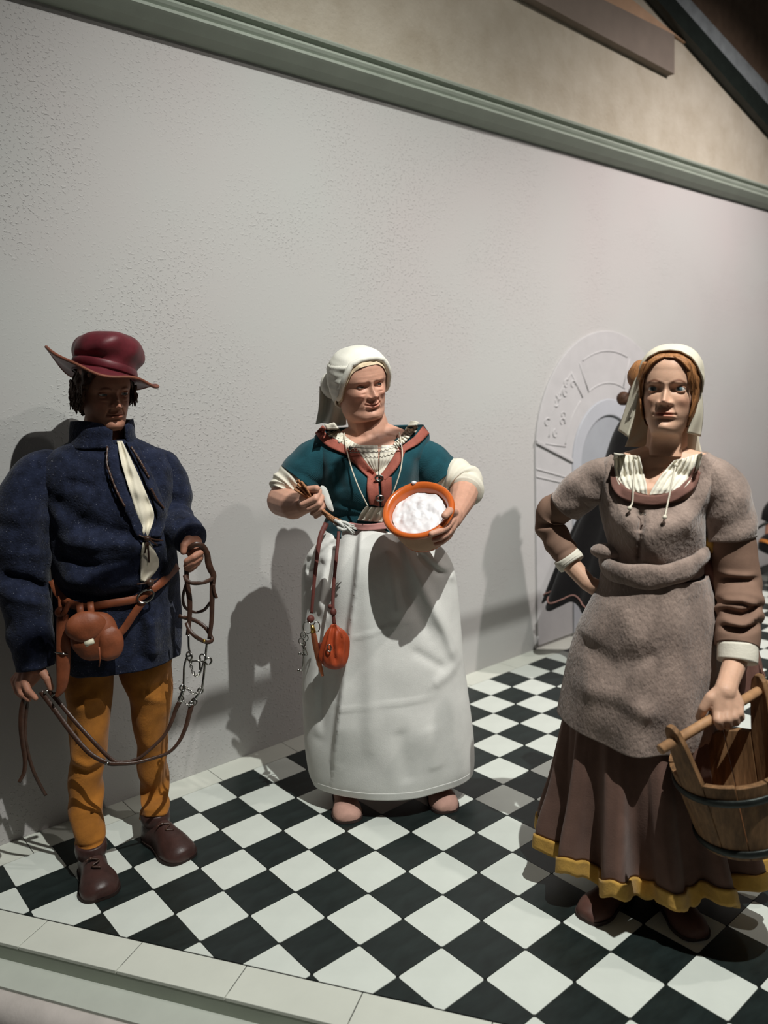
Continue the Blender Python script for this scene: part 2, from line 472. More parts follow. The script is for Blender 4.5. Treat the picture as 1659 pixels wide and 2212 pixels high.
# carved door surround in low relief on the wall
M_sur = mat('portal_paint', srgb(182, 180, 180), 0.85, 0.03, 10, 0.25, 35)
M_rev = mat('portal_reveal', srgb(172, 174, 179), 0.8, 0.03, 6)
M_door = mat('portal_door', srgb(154, 157, 162), 0.8, 0.04, 5)
XA, ZA = 3.352, 1.13
def arch_poly(Ro, Ri, zs, z0=0.02, n=40, top=None):
    t = np.linspace(math.pi, 0, n)
    out = [(XA - Ro, z0)] + [(XA + Ro * math.cos(a), zs + Ro * math.sin(a)) for a in t] + [(XA + Ro, z0)]
    inn = [(XA + Ri, z0)] + [(XA + Ri * math.cos(a), zs + Ri * math.sin(a)) for a in t[::-1]] + [(XA - Ri, z0)]
    return out, inn
def arch_band(Ro, Ri, zo, zi, y0, y1, z0=0.02):
    o_, _ = arch_poly(Ro, Ri, zo, z0); _, i_ = arch_poly(Ro, Ri, zi, z0); i_ = i_[::-1]
    n = len(o_); V = []
    for y in (y1, y0):
        V += [(a, y, b) for a, b in o_] + [(a, y, b) for a, b in i_]
    F = []
    for i in range(n - 1):
        F += [(i, i + 1, n + i + 1, n + i), (2 * n + i, 3 * n + i, 3 * n + i + 1, 2 * n + i + 1), (i, 2 * n + i, 2 * n + i + 1, i + 1), (n + i, n + i + 1, 3 * n + i + 1, 3 * n + i)]
    F += [(0, n, 3 * n, 2 * n), (n - 1, 3 * n - 1, 4 * n - 1, 2 * n - 1)]
    return np.array(V), F
door = bpy.data.objects.new('door_1', None); SC.collection.objects.link(door); door.location = (XA, YW, 0); struct(door)
V, F = arch_band(0.71, 0.37, 1.152, 1.075, YW + 0.01, YW - 0.012); fix_normals(put('surround', V, F, M_sur, door, smooth=False, bevel=0.004))
V, F = arch_band(0.372, 0.285, 1.075, 1.06, YW + 0.01, YW - 0.02); fix_normals(put('reveal', V, F, M_rev, door, smooth=False, bevel=0.006))
pp = [(XA - 0.285, 0.02)] + [(XA + 0.285 * math.cos(a), 1.06 + 0.285 * math.sin(a)) for a in np.linspace(math.pi, 0, 40)] + [(XA + 0.285, 0.02)]
V, F = prism(pp, YW - 0.006, YW + 0.01, 'y'); fix_normals(put('door_panel', V, F, M_door, door, smooth=False))
for sgn in (-1, 1):
    for z_a, z_b, hgt, th in ((1.235, 1.10, 0.022, 0.024), (1.075, 0.985, 0.010, 0.017), (1.03, 0.95, 0.010, 0.017)):
        xs = [XA + sgn * 0.708, XA + sgn * 0.372]
        V, F = prism([(xs[0], z_a), (xs[1], z_b), (xs[1], z_b - hgt), (xs[0], z_a - hgt)], YW - th, YW, 'y')
        fix_normals(put('impost_band', V, F, M_sur, door, smooth=False, bevel=0.003))
def arc_bar(R0, za, a0, a1, r, m=24):
    t = np.radians(np.linspace(a0, a1, m)); P = [(XA + R0 * math.cos(a), YW - 0.012, za + R0 * math.sin(a)) for a in t]
    return tube(P, [r] * m, 8)
for R0, za, a0, a1 in ((0.60, 1.14, 70, 116), (0.445, 1.1, 66, 118), (0.60, 1.14, 128, 170), (0.445, 1.1, 130, 168)):
    V, F = arc_bar(R0, za, a0, a1, 0.0045); put('moulding', V, F, M_sur, door)
for a in (68, 118, 127, 171):
    V, F = tube([(XA + R_ * math.cos(math.radians(a)), YW - 0.012, 1.11 + R_ * math.sin(math.radians(a))) for R_ in (0.44, 0.63)], [0.0045] * 2, 8)
    put('moulding', V, F, M_sur, door)
rr = random.Random(3)
for k in range(9):                              # leaf scrolls of the relief
    a = math.radians(132 + k * 4.4); R0 = rr.uniform(0.5, 0.66); c = np.array([XA + R0 * math.cos(a), YW - 0.013, 1.14 + R0 * math.sin(a)])
    t = np.linspace(0, 4.2, 22); P = [c + np.array([0.028 * (1 - s / 6) * math.cos(s * 1.4 + k), 0, 0.028 * (1 - s / 6) * math.sin(s * 1.4 + k)]) for s in t]
    V, F = tube(P, np.linspace(0.006, 0.002, 22), 6); put('scroll', V, F, M_sur, door)

# ---- floor: base, single tiles, border slabs
def w2(u, v): return np.array([v * S, -u * S])          # tile grid -> x, y
A0 = np.array([-2.44, -2.40]); DF = np.array([math.cos(math.radians(31)), math.sin(math.radians(31))]); NF = np.array([DF[1], -DF[0]])  # NF points outwards
SLW = 0.73
def clip(poly, p, nrm):
    out = []
    for i in range(len(poly)):
        a, b = np.array(poly[i]), np.array(poly[(i + 1) % len(poly)])
        da, db = (a - p) @ nrm, (b - p) @ nrm
        if da <= 0: out.append(tuple(a))
        if (da < 0 < db) or (db < 0 < da): out.append(tuple(a + (b - a) * da / (da - db)))
    return out
TZ = 0.010
def cam_px(p):
    c = CR @ (np.asarray(p, float) - CAM); return (FPX * c[0] / c[2] + W / 2, FPX * c[1] / c[2] + HH / 2, c[2])
floor_o = None
o1 = A0 + NF * SLW - DF * 30; o2 = A0 + NF * SLW + DF * 60
bp_ = clip([(-4.85, -30), (40, -30), (40, 60), (-4.85, 60)], A0 + NF * SLW * 0.8, NF)
V, F = prism([tuple(w2(*q)) for q in bp_], -0.030, -0.002)
floor_o = struct(fix_normals(put('floor', V, F, M_grout, smooth=False)))
cells = []
for i in range(-4, 26):
    for j in range(-10, 44):
        poly = [(i, j), (i + 1, j), (i + 1, j + 1), (i, j + 1)]
        white = (i + j) % 2 == 0
        g = 0.006
        c = 0.03 if white else 0.0
        x0, x1, y0, y1 = i + g, i + 1 - g, j + g, j + 1 - g
        if white: poly = [(x0 + c, y0), (x1 - c, y0), (x1, y0 + c), (x1, y1 - c), (x1 - c, y1), (x0 + c, y1), (x0, y1 - c), (x0, y0 + c)]
        else: poly = [(x0, y0), (x1, y0), (x1, y1), (x0, y1)]
        whole = all((np.array(q) - A0 + NF * 0.012) @ NF < 0 for q in poly)
        poly = clip(poly, A0 - NF * 0.012, NF)
        if len(poly) < 3: continue
        ctr = w2(*np.mean(poly, 0)); px, py, dz = cam_px((*ctr, 0))
        vis = dz > 0.2 and -60 < px < W + 60 and 1100 < py < HH + 80
        cells.append((poly, white, vis, dz, i, j, whole))
near = sorted([c for c in cells if c[2]], key=lambda c: c[3])[:300]
near_ids = {(c[4], c[5]) for c in near}
TILE_ME = {}
for poly, white, vis, dz, i, j, full in near:
    if full and white in TILE_ME:
        o = bpy.data.objects.new('tile', TILE_ME[white]); SC.collection.objects.link(o); o.parent = floor_o
        o.location = Vector((*w2(i + .5, j + .5), 0)) - floor_o.location
        continue
    c = np.array([*w2(i + .5, j + .5), 0])
    V, F = prism([tuple(w2(*q)) for q in poly], -TZ, 0.0)
    me = bpy.data.meshes.new('tile'); me.from_pydata([tuple(v - c) for v in V], [], F); me.materials.append(M_white if white else M_black)
    bm = bmesh.new(); bm.from_mesh(me); bmesh.ops.recalc_face_normals(bm, faces=bm.faces); bm.to_mesh(me); bm.free()
    o = bpy.data.objects.new('tile', me); SC.collection.objects.link(o); o.parent = floor_o
    o.location = Vector(c) - floor_o.location
    if full: TILE_ME[white] = me
rest = [c for c in cells if (c[4], c[5]) not in near_ids]
Vs = []; Fs = []; mi = []; b_ = 0
for poly, white, *_ in rest:
    k = len(poly); Vs += [(*w2(*q), 0.0) for q in poly]; Fs.append(tuple(range(b_ + k - 1, b_ - 1, -1))); mi.append(0 if white else 1); b_ += k
o = put('tile_field', Vs, Fs, [M_white, M_black], floor_o, smooth=False); o['kind'] = 'stuff'
for k, p in enumerate(o.data.polygons): p.material_index = mi[k]
bm = bmesh.new(); bm.from_mesh(o.data); bmesh.ops.recalc_face_normals(bm, faces=bm.faces)
for f_ in bm.faces:
    if f_.normal.z < 0: f_.normal_flip()
bm.to_mesh(o.data); bm.free()
# border slabs along the front edge
J0 = np.array([-1.48, -1.83])
for k in range(-4, 9):
    a = J0 + DF * (2.08 * k + 0.008); b = J0 + DF * (2.08 * (k + 1) - 0.008)
    off = (A0 - J0) @ NF
    a = a + NF * (off + 0.012); b = b + NF * (off + 0.012)
    V, F = prism([tuple(w2(*q)) for q in (a, b, b + NF * (SLW - 0.012), a + NF * (SLW - 0.012))], -0.010, 0.0)
    fix_normals(put('border_slab', V, F, M_slab, floor_o, smooth=False, bevel=0.0012))
# border slabs along the wall
for k in range(-5, 14):
    v0, v1 = -1.38 + 2.26 * k + 0.008, -1.38 + 2.26 * (k + 1) - 0.008
    V, F = prism([tuple(w2(*q)) for q in ((-4.825, v0), (-4.012, v0), (-4.012, v1), (-4.825, v1))], -TZ, 0.0)
    fix_normals(put('border_slab', V, F, M_slab, floor_o, smooth=False))
# step face, ledge, rounded plaster edge and the gallery floor below
def along(u0, profile, name, m_, smooth=False):
    n = len(profile); ends = []
    for s_ in (-14, 26):
        for d_, z in profile:
            q = A0 + DF * s_ + NF * (SLW + d_ / S); ends.append((*w2(*q), z))
    F = [(i, (i + 1) % n, n + (i + 1) % n, n + i) for i in range(n)] + [tuple(range(n)), tuple(range(2 * n - 1, n - 1, -1))]
    return struct(fix_normals(put(name, ends, F, m_, smooth=smooth)))
along(0, [(-0.02, -0.0105), (-0.001, -0.0105), (-0.001, -0.052), (-0.02, -0.052)], 'trim_6', M_step)
along(0, [(-0.12, -0.0525), (0.085, -0.0525), (0.085, -0.13), (-0.12, -0.13)], 'trim_7', M_ledge)
arc_ = [(0.0855, -0.060)] + [(0.0855 + 0.06 * math.sin(t), -0.120 + 0.06 * math.cos(t)) for t in np.linspace(0.1, 2.2, 12)] + [(0.0855, -0.22)]
along(0, arc_, 'trim_8', M_nose, True)
V, F = prism([(-6, -8), (8, -8), (8, 0.6), (-6, 0.6)], -0.62, -0.60)
struct(fix_normals(put('floor_gallery', V, F, M_dark, smooth=False)))
# unseen rail above the figures, added to cast the bar shadow on the wall
V, F = tube([(-0.5, -0.9, 2.68), (1.42, -0.9, 2.68)], [0.017, 0.017], 12)
struct(put('shadow_rail', V, F, M_beam))
# ------------------------------------------------------------------ heads
def g1(x, c, s): return np.exp(-((x - c) / s) ** 2)
def hermite(xs, ys, x):
    xs = np.array(xs, float); ys = np.array(ys, float)
    d = np.gradient(ys, xs); i = np.clip(np.searchsorted(xs, x) - 1, 0, len(xs) - 2)
    h = xs[i + 1] - xs[i]; t = np.clip((x - xs[i]) / h, 0, 1)
    return ((2 * t ** 3 - 3 * t ** 2 + 1) * ys[i] + (t ** 3 - 2 * t ** 2 + t) * h * d[i] + (-2 * t ** 3 + 3 * t ** 2) * ys[i + 1] + (t ** 3 - t ** 2) * h * d[i + 1])

class Head:
    HW = [(-.30, .20), (-.10, .20), (-.04, .205), (.0, .215), (.05, .235), (.1, .255), (.2, .285), (.3, .305), (.4, .322), (.5, .333), (.6, .340), (.7, .335), (.78, .315)]
    YF = [(-.30, .12), (-.10, .15), (-.05, .24), (-.015, .36), (.03, .405), (.07, .41), (.14, .395), (.21, .415), (.3, .41), (.4, .41), (.5, .405), (.58, .435), (.66, .435), (.74, .415), (.78, .395)]
    YB = [(-.30, .22), (0, .23), (.1, .25), (.2, .29), (.3, .35), (.4, .41), (.5, .445), (.6, .46), (.7, .45), (.78, .42)]
    def __init__(s, H, fig, px, py, fw, yaw=0, pitch=0, roll=0, wide=1.0, jowl=0.0, nose=1.0, age=0.0, smile=0.0, cheek=1.0, lipc=(0.62, 0.36, 0.34), brow=(0.25, 0.15, 0.1), browa=0.7, gaze=(0, 0), iris=(0.12, 0.13, 0.13), chin=1.0):
        s.H = H; s.wide = wide; s.jowl = jowl; s.__dict__.update(nose=nose, age=age, smile=smile, cheek=cheek, lipc=lipc, brow=brow, browa=browa, gaze=gaze, iris=iris, chin=chin)
        y, p, r = map(math.radians, (yaw, pitch, roll))
        # local axes: x image-right, y towards viewer, z up
        Rz = np.array([[math.cos(y), math.sin(y), 0], [-math.sin(y), math.cos(y), 0], [0, 0, 1]])
        Rx = np.array([[1, 0, 0], [0, math.cos(p), math.sin(p)], [0, -math.sin(p), math.cos(p)]])
        Ry = np.array([[math.cos(r), 0, -math.sin(r)], [0, 1, 0], [math.sin(r), 0, math.cos(r)]])
        s.M = Ry @ Rz @ Rx
        s.F = np.stack([fig.r, fig.t, np.array([0, 0, 1.0])], 1)
        s.c = fig.at(px, py, fw)
    def world(s, L_):
        """local points in head heights (origin chin level) -> world"""
        q = (np.asarray(L_, float) - np.array([0, 0, 0.5])) * s.H
        return s.c + (q @ s.M.T) @ s.F.T
    def base(s, phi, h, off=0.0):
        """skull surface without features; phi 0 = front, + = image-right side"""
        hc = np.minimum(h, 0.72)
        w_ = hermite(*zip(*s.HW), hc) * s.wide; yf = hermite(*zip(*s.YF), hc); yb = hermite(*zip(*s.YB), hc)
        jw = s.jowl * g1(h, 0.03, 0.13); w_ = w_ + jw * 0.5; yf = yf + s.jowl * 0.6 * g1(h, -0.06, 0.06)
        k = np.where(h > 0.72, np.sqrt(np.clip(1 - ((h - 0.72) / 0.282) ** 2, 0, 1)) ** 1.0, 1.0)
        w_, yf, yb = w_ * k + off, yf * k + off, yb * k + off
        n_ = np.where(np.cos(phi) > 0, 2.25, 2.0)
        sx = np.sign(np.sin(phi)) * np.abs(np.sin(phi)) ** (2 / n_); cy = np.abs(np.cos(phi)) ** (2 / n_)
        # push apart so that x and y keep on the superellipse
        x = w_ * sx; y = np.where(np.cos(phi) > 0, yf, -yb) * cy
        return x, y
    def build(s, extra=None, nph=220, nh=150):
        hs = np.concatenate([np.linspace(-.28, -.06, 10), np.linspace(-.05, .66, nh), 0.72 + 0.28 * np.sin(np.linspace(-.2, np.pi / 2, 30))])
        hs = np.unique(np.round(hs, 5)); hs = hs[:-1]
        u = np.linspace(-1, 1, nph, endpoint=False); phi = np.pi * (0.55 * u + 0.45 * u ** 3)
        PH, HS = np.meshgrid(phi, hs)
        x, y = s.base(PH, HS)
        ax = np.abs(x); fm = np.clip(np.cos(PH) * 1.8 + 0.1, 0, 1)
        A = s.age
        sm = HS - s.smile * ax ** 2
        d = np.zeros_like(x)
        na = np.interp(HS, [.285, .305, .325, .345, .365, .40, .45, .50, .545, .59], [0, .012, .072, .118, .128, .10, .066, .036, .016, 0])
        ns = np.interp(HS, [.3, .33, .36, .42, .5, .58], [.062, .060, .048, .034, .029, .034])
        d += s.nose * na * np.exp(-(np.abs(x) / ns) ** 2.3)
        d += s.nose * .034 * g1(ax, .066, .024) * g1(HS, .345, .026)
        d -= .03 * g1(ax, .035, .018) * g1(HS, .318, .010)                                  # nostrils
        d -= .040 * g1(ax, .150, .066) * g1(HS, .505, .040)                                 # sockets
        d -= .022 * g1(ax, .07, .03) * g1(HS, .515, .05)
        d += .016 * g1(ax, .135, .085) * g1(HS, .575 + .0 * ax, .030)                       # brow ridge
        d += s.cheek * .026 * g1(ax, .19, .07) * g1(HS, .375, .06)
        d -= .014 * g1(ax, .215, .05) * g1(HS, .21, .08)
        mm = np.exp(-(ax / .105) ** 4)
        d += mm * (.024 * g1(sm, .236, .016) + .030 * g1(sm, .190, .019) - .022 * g1(sm, .2125, .0065))
        d -= .012 * g1(ax, .115, .02) * g1(sm, .215, .02)
        d -= .008 * g1(x, 0, .016) * g1(HS, .272, .02)
        d -= .014 * g1(ax, 0, .08) * g1(HS, .150, .018)
        d += s.chin * .026 * g1(ax, 0, .075) * g1(HS, .07, .055)
        # folds of age
        fold = np.abs((ax - .075) - (.33 - HS) * .42)
        d -= (.006 + .014 * A) * np.exp(-(fold / .013) ** 2) * np.clip((HS - .17) * 20, 0, 1) * np.clip((.345 - HS) * 30, 0, 1)
        d += A * .012 * g1(ax, .15, .05) * g1(HS, .430, .018) - A * .006 * g1(ax, .15, .04) * g1(HS, .400, .012)
        d -= A * .003 * np.clip(np.sin((HS - .66) * 120), 0, 1) * g1(HS, .68, .05) * g1(ax, 0, .2)
        y = y + d * fm
        V = s.world(np.stack([x, y, HS], -1).reshape(-1, 3))
        n = nph; F = grid_faces(len(hs), n, True)
        c = len(V); V = np.vstack([V, V[-n:].mean(0)]); F += [(c, (len(hs) - 1) * n + j, (len(hs) - 1) * n + (j + 1) % n) for j in range(n)]
        # colour: 1 = plain skin
        col = np.ones((len(V), 3)); X, Hh_, FM = x.ravel(), HS.ravel(), fm.ravel()
        def tint(wt, cc):
            col[:-1] *= (1 - wt[:, None]) + wt[:, None] * np.array(cc)
        aX = np.abs(X); smr = sm.ravel()
        tint(np.clip(np.exp(-(aX / .098) ** 6) * (g1(smr, .213, .034)), 0, 1) * FM * 0.9, s.lipc)
        tint(0.5 * g1(aX, .2, .07) * g1(Hh_, .35, .08) * FM, (1.0, .72, .68))
        tint(0.35 * g1(aX, 0, .06) * g1(Hh_, .35, .04) * FM, (1.0, .75, .7))
        bl = .568 + .035 * np.sin(np.clip((aX - .05) / .17, 0, 1) * np.pi) - .03 * np.clip(aX - .15, 0, 1) * 4 * .3
        tint(s.browa * np.exp(-((Hh_ - bl) / .017) ** 2) * np.clip((aX - .045) * 40, 0, 1) * np.clip((.235 - aX) * 25, 0, 1) * FM, s.brow)
        tint(0.45 * np.exp(-((aX - .145) / .075) ** 4) * g1(Hh_, .515, .03) * FM, (.72, .56, .52))
        return V, F, col
    def eyes(s):
        out = []
        for sg in (-1, 1):
            c = np.array([sg * .145, .322, .503]); R = .062
            ph = np.linspace(-np.pi / 2, np.pi / 2, 18); th = np.linspace(0, 2 * np.pi, 28, endpoint=False)
            gd = np.array([math.sin(s.gaze[0]), math.cos(s.gaze[0]), math.sin(s.gaze[1])]); gd /= np.linalg.norm(gd)
            P_, T_ = np.meshgrid(ph[1:-1], th, indexing='ij')
            dr = np.stack([np.cos(P_) * np.cos(T_), np.cos(P_) * np.sin(T_), np.sin(P_)], -1).reshape(-1, 3)
            V = c + dr * R
            F = grid_faces(16, 28, True)
            ang = np.degrees(np.arccos(np.clip(dr @ gd, -1, 1)))
            col = np.tile(np.array([.62, .58, .53]), (len(V), 1)); col[ang < 35] = s.iris; col[ang < 14] = (.01, .01, .01)
            out.append((s.world(V), F, col))
        return out
    def lids(s, open_up=20, open_dn=22, th=.006):
        parts = []
        for sg in (-1, 1):
            c = np.array([sg * .145, .320, .503]); R = .0665
            az = np.radians(np.linspace(-85, 85, 30))
            for up in (1, -1):
                lim = np.radians((open_up if up > 0 else open_dn) * np.clip(np.cos(az * 1.05), 0, 1) ** 0.8)
                rows = []
                for t in np.linspace(0, 1, 10):
                    el = lim + (np.radians(95) - lim) * t; el = el * up
                    R_ = R + (.0025 if t == 0 else 0.0)
                    rows.append(np.stack([c[0] + R_ * np.cos(el) * np.sin(az), c[1] + R_ * np.cos(el) * np.cos(az), c[2] + R_ * np.sin(el)], -1))
                inner = np.stack([c[0] + (R - th) * np.cos(lim * up) * np.sin(az), c[1] + (R - th) * np.cos(lim * up) * np.cos(az), c[2] + (R - th) * np.sin(lim * up)], -1)
                rows = [inner] + rows
                parts.append((s.world(np.vstack(rows)), grid_faces(len(rows), 30, False)))
        return join(parts)
    def ears(s):
        parts = []
        for sg in (-1, 1):
            P = []
            t = np.linspace(0, 2 * np.pi, 24, endpoint=False)
            loop = np.stack([sg * (.335 * s.wide + .035 + .02 * np.cos(t)), -.03 - .055 * np.cos(t), .45 + .10 * np.sin(t) + .012 * np.cos(2 * t)], -1)
            parts.append(tube(s.world(loop), np.full(24, .018 * s.H), 8, closed=True))
            parts.append(ball(s.world([[sg * .335 * s.wide, -.03, .45]])[0], np.array([.03, .05, .09]) * s.H, 14, 8, axes=(s.F @ s.M).T))
        return join(parts)
    def shell(s, off, lo, hi=0.999, nph=120, nh=40, amp=0.0, sc=14, seed=0.0, ridges=None, fmask=None):
        """cap of hair or cloth over the skull. lo(phi) = lower rim height"""
        phi = np.linspace(-np.pi, np.pi, nph, endpoint=False); rows = []
        for t in np.linspace(0, 1, nh):
            a = lo(phi); h = a + (hi - a) * np.sin(t * np.pi / 2)
            o_ = off(phi, h) if callable(off) else off
            x, y = s.base(phi, np.minimum(h, .9995), o_)
            zz = h + np.where(h > .72, o_ * ((h - .72) / .28), 0)
            if ridges is not None:
                k = ridges(phi, h); x = x * (1 + k); y = y * (1 + k)
            rows.append(np.stack([x, y, zz], -1))
        V = s.world(np.vstack(rows)); F = grid_faces(nh, nph, True)
        c = len(V); V = np.vstack([V, V[-nph:].mean(0)]); F += [(c, (nh - 1) * nph + j, (nh - 1) * nph + (j + 1) % nph) for j in range(nph)]
        if amp: V = wobble(V, amp, sc, seed)
        return V, F

def person_body(fig, rt, head, pieces, skin, voxel=0.003, ears=True, lids=(20, 22), name='body'):
    """one skin: head with face, neck, chest, arms and hands; the eyes are children of the body"""
    hv, hf, hc = head.build()
    bv, bf = fused(pieces, voxel)
    lv, lf = head.lids(*lids); ev, ef = head.ears() if ears else (np.zeros((0, 3)), [])
    V, F = join([(hv, hf), (bv, bf), (lv, lf), (ev, ef)])
    col = np.vstack([hc, np.ones((len(bv), 3)), np.tile([.93, .82, .78], (len(lv), 1)), np.tile([1, .86, .82], (len(ev), 1))])
    b = put(name, V, F, skin, rt, cols=col)
    bm = bmesh.new(); bm.from_mesh(b.data); bmesh.ops.recalc_face_normals(bm, faces=bm.faces); bm.to_mesh(b.data); bm.free()
    for V, F, c in head.eyes(): put('eye', V, F, M_eye, b, cols=c)
    return b

M_skin_man = mat('skin_man', srgb(170, 120, 98), 0.55, 0.06, 40, 0.15, 300, sss=0.12, vcol=True)
M_skin_wom = mat('skin_cook', srgb(202, 154, 132), 0.5, 0.05, 40, 0.12, 300, sss=0.12, vcol=True)
M_skin_maid = mat('skin_maid', srgb(210, 168, 142), 0.5, 0.05, 40, 0.12, 300, sss=0.12, vcol=True)
M_eye = mat('eye', (1, 1, 1), 0.12, 0.0, 10, spec=0.6, vcol=True)

def fc(fig, *pts):
    """limb or finger: (px, py, forward, radius) points"""
    return chain([(fig.at(x, y, f), r) for x, y, f, r in pts])

def shoe(fig_o, heel, toe, width, height, rt, m_, sole_m, top=0.085, name='shoe', open_top=True, tipw=0.62):
    """low leather shoe lying on the floor from heel to toe (world xy)"""
    h = np.array([*heel, 0.0]); t = np.array([*toe, 0.0]); d = t - h; L_ = np.linalg.norm(d); d /= L_; sd = np.array([d[1], -d[0], 0])
    st = np.array([0.0, 0.04, .12, .25, .4, .55, .7, .82, .92, .98, 1.0])
    wd = np.array([.25, .55, .72, .76, .74, .84, 1.0, .98, .82, .55, .25]) * width / 2
    hg = np.array([.6, .95, 1.0, 1.0, .92, .78, .62, .54, .44, .32, .2]) * height
    A = crs(np.stack([st, wd, hg], 1), 44); rings = []
    th = np.linspace(0, 2 * np.pi, 28, endpoint=False)
    for s_, w_, z_ in A:
        c = h + d * (s_ * L_); y = np.sign(np.cos(th)) * np.abs(np.cos(th)) ** .75 * max(w_, .004)
        z = np.where(np.sin(th) > 0, np.sin(th) ** .8 if False else np.abs(np.sin(th)) ** .85 * z_, -np.abs(np.sin(th)) ** .4 * 0.010) + 0.012
        y = y * np.where(np.sin(th) > 0, 1 - .25 * np.abs(np.sin(th)) ** 2, 1)
        rings.append(c + y[:, None] * sd + z[:, None] * np.array([0, 0, 1]))
    V, F = cap_loft(rings)
    V = wobble(V, 0.004, 22, seed=float(L_ * 10 + heel[0]))
    V[:, 2] = np.maximum(V[:, 2], 0.0085)
    sh = put(name, V, F, m_, rt)
    n2 = 40; ang = np.linspace(0, 2 * np.pi, n2, endpoint=False)
    so = []
    for s_, w_, z_ in crs(np.stack([st, wd, hg], 1), 24): so.append((s_, w_))
    lf = [h + d * (s_ * L_) + sd * (w_ + .004) for s_, w_ in so]; rg = [h + d * (s_ * L_) - sd * (w_ + .004) for s_, w_ in so]
    poly = [(p[0], p[1]) for p in lf] + [(p[0], p[1]) for p in rg[::-1]]
    V, F = prism(poly, 0.001, 0.011); fix_normals(put('sole', V, F, sole_m, sh, smooth=False))
    return sh
# ------------------------------------------------------------------ man with the bridle
M_wool = mat('navy_wool', srgb(31, 36, 54), 0.95, 0.34, 30, 0.8, 160, sheen=0.10, spec=0.1, bdist=0.004, speck=srgb(120, 122, 132))
M_linen = mat('cream_linen', srgb(222, 214, 194), 0.9, 0.05, 30, 0.25, 220, weave=0.1)
M_ochre = mat('ochre_hose', srgb(158, 100, 34), 0.85, 0.16, 16, 0.35, 110, weave=0.35, wscale=1500, sheen=0.1)
M_shoe = mat('brown_leather_shoe', srgb(62, 40, 36), 0.42, 0.18, 25, 0.35, 90, spec=0.4)
M_sole = mat('sole_leather', srgb(40, 28, 24), 0.7, 0.1, 30)
M_belt = mat('tan_leather', srgb(128, 70, 44), 0.5, 0.14, 30, 0.3, 140, spec=0.35)
M_rein = mat('dark_bridle_leather', srgb(66, 44, 34), 0.38, 0.2, 40, 0.3, 160, spec=0.45)
M_hat = mat('wine_leather', srgb(92, 27, 36), 0.5, 0.2, 20, 0.3, 70, spec=0.45)
M_hatedge = mat('hat_edge_leather', srgb(120, 70, 52), 0.6, 0.15, 30)
M_hair = mat('brown_hair', srgb(72, 46, 30), 0.6, 0.3, 60, 0.8, 140, stretch=(3, 3, 0.6))
M_steel = mat('steel', srgb(168, 166, 160), 0.22, 0.1, 60, metal=1.0)
M_brass = mat('brass', srgb(196, 160, 84), 0.3, 0.1, 60, metal=1.0)
M_horn = mat('bone_toggle', srgb(216, 210, 186), 0.5, 0.06, 60)

man = Fig(265, 1832)
rt = root('person', man.o, 'man in navy wool jacket and wine-red hat holding a bridle with hanging reins', 'person')
mh = Head(0.222, man, 224, 842, 0.02, yaw=20, pitch=13, roll=2, wide=0.98, nose=1.15, age=0.6, smile=0.3, cheek=0.8, lipc=(.72, .5, .48), gaze=(0.1, -0.1), brow=(.3, .2, .15), chin=1.2)
A_ = lambda *p: fc(man, *p)
pieces = A_((225, 905, -.02, .060), (222, 960, -.02, .066), (222, 1010, -.02, .07)) \
    + A_((120, 1040, 0, .04), (325, 1035, 0, .04)) + A_((222, 1010, 0, .09), (240, 1250, 0, .10)) \
    + A_((84, 1060, 0, .04), (52, 1240, .0, .042), (78, 1430, .05, .030), (70, 1455, .055, .030), (58, 1472, .06, .026)) \
    + A_((70, 1445, .06, .024), (50, 1478, .075, .018)) \
    + A_((62, 1452, .07, .020), (53, 1474, .085, .0125), (61, 1492, .10, .011), (77, 1508, .105, .009)) \
    + A_((52, 1455, .06, .018), (40, 1476, .07, .012), (46, 1497, .085, .0105), (62, 1511, .095, .0085)) \
    + A_((46, 1458, .05, .016), (33, 1474, .05, .0115), (38, 1495, .065, .010), (52, 1508, .078, .0085)) \
    + A_((44, 1455, .035, .015), (29, 1468, .03, .0105), (33, 1486, .045, .009), (44, 1497, .058, .008)) \
    + A_((74, 1444, .07, .020), (88, 1446, .09, .0155), (102, 1466, .11, .012), (110, 1487, .115, .0095)) \
    + A_((360, 1050, 0, .04), (372, 1120, -.02, .042), (408, 1160, .10, .034), (418, 1178, .15, .030)) \
    + A_((414, 1176, .16, .028), (424, 1202, .165, .024)) \
    + A_((408, 1168, .175, .018), (398, 1178, .19, .0135), (396, 1192, .195, .0105)) \
    + A_((430, 1182, .17, .016), (434, 1192, .19, .012), (418, 1203, .205, .0105), (402, 1212, .20, .0085)) \
    + A_((430, 1194, .165, .015), (431, 1205, .185, .0115), (416, 1215, .198, .010), (401, 1222, .192, .008)) \
    + A_((427, 1204, .16, .014), (427, 1215, .178, .011), (414, 1224, .19, .0095), (402, 1228, .184, .008)) \
    + A_((423, 1212, .155, .012), (421, 1223, .168, .0095), (411, 1231, .178, .0085), (403, 1234, .174, .007))
person_body(man, rt, mh, pieces, M_skin_man, 0.003, lids=(16, 18))

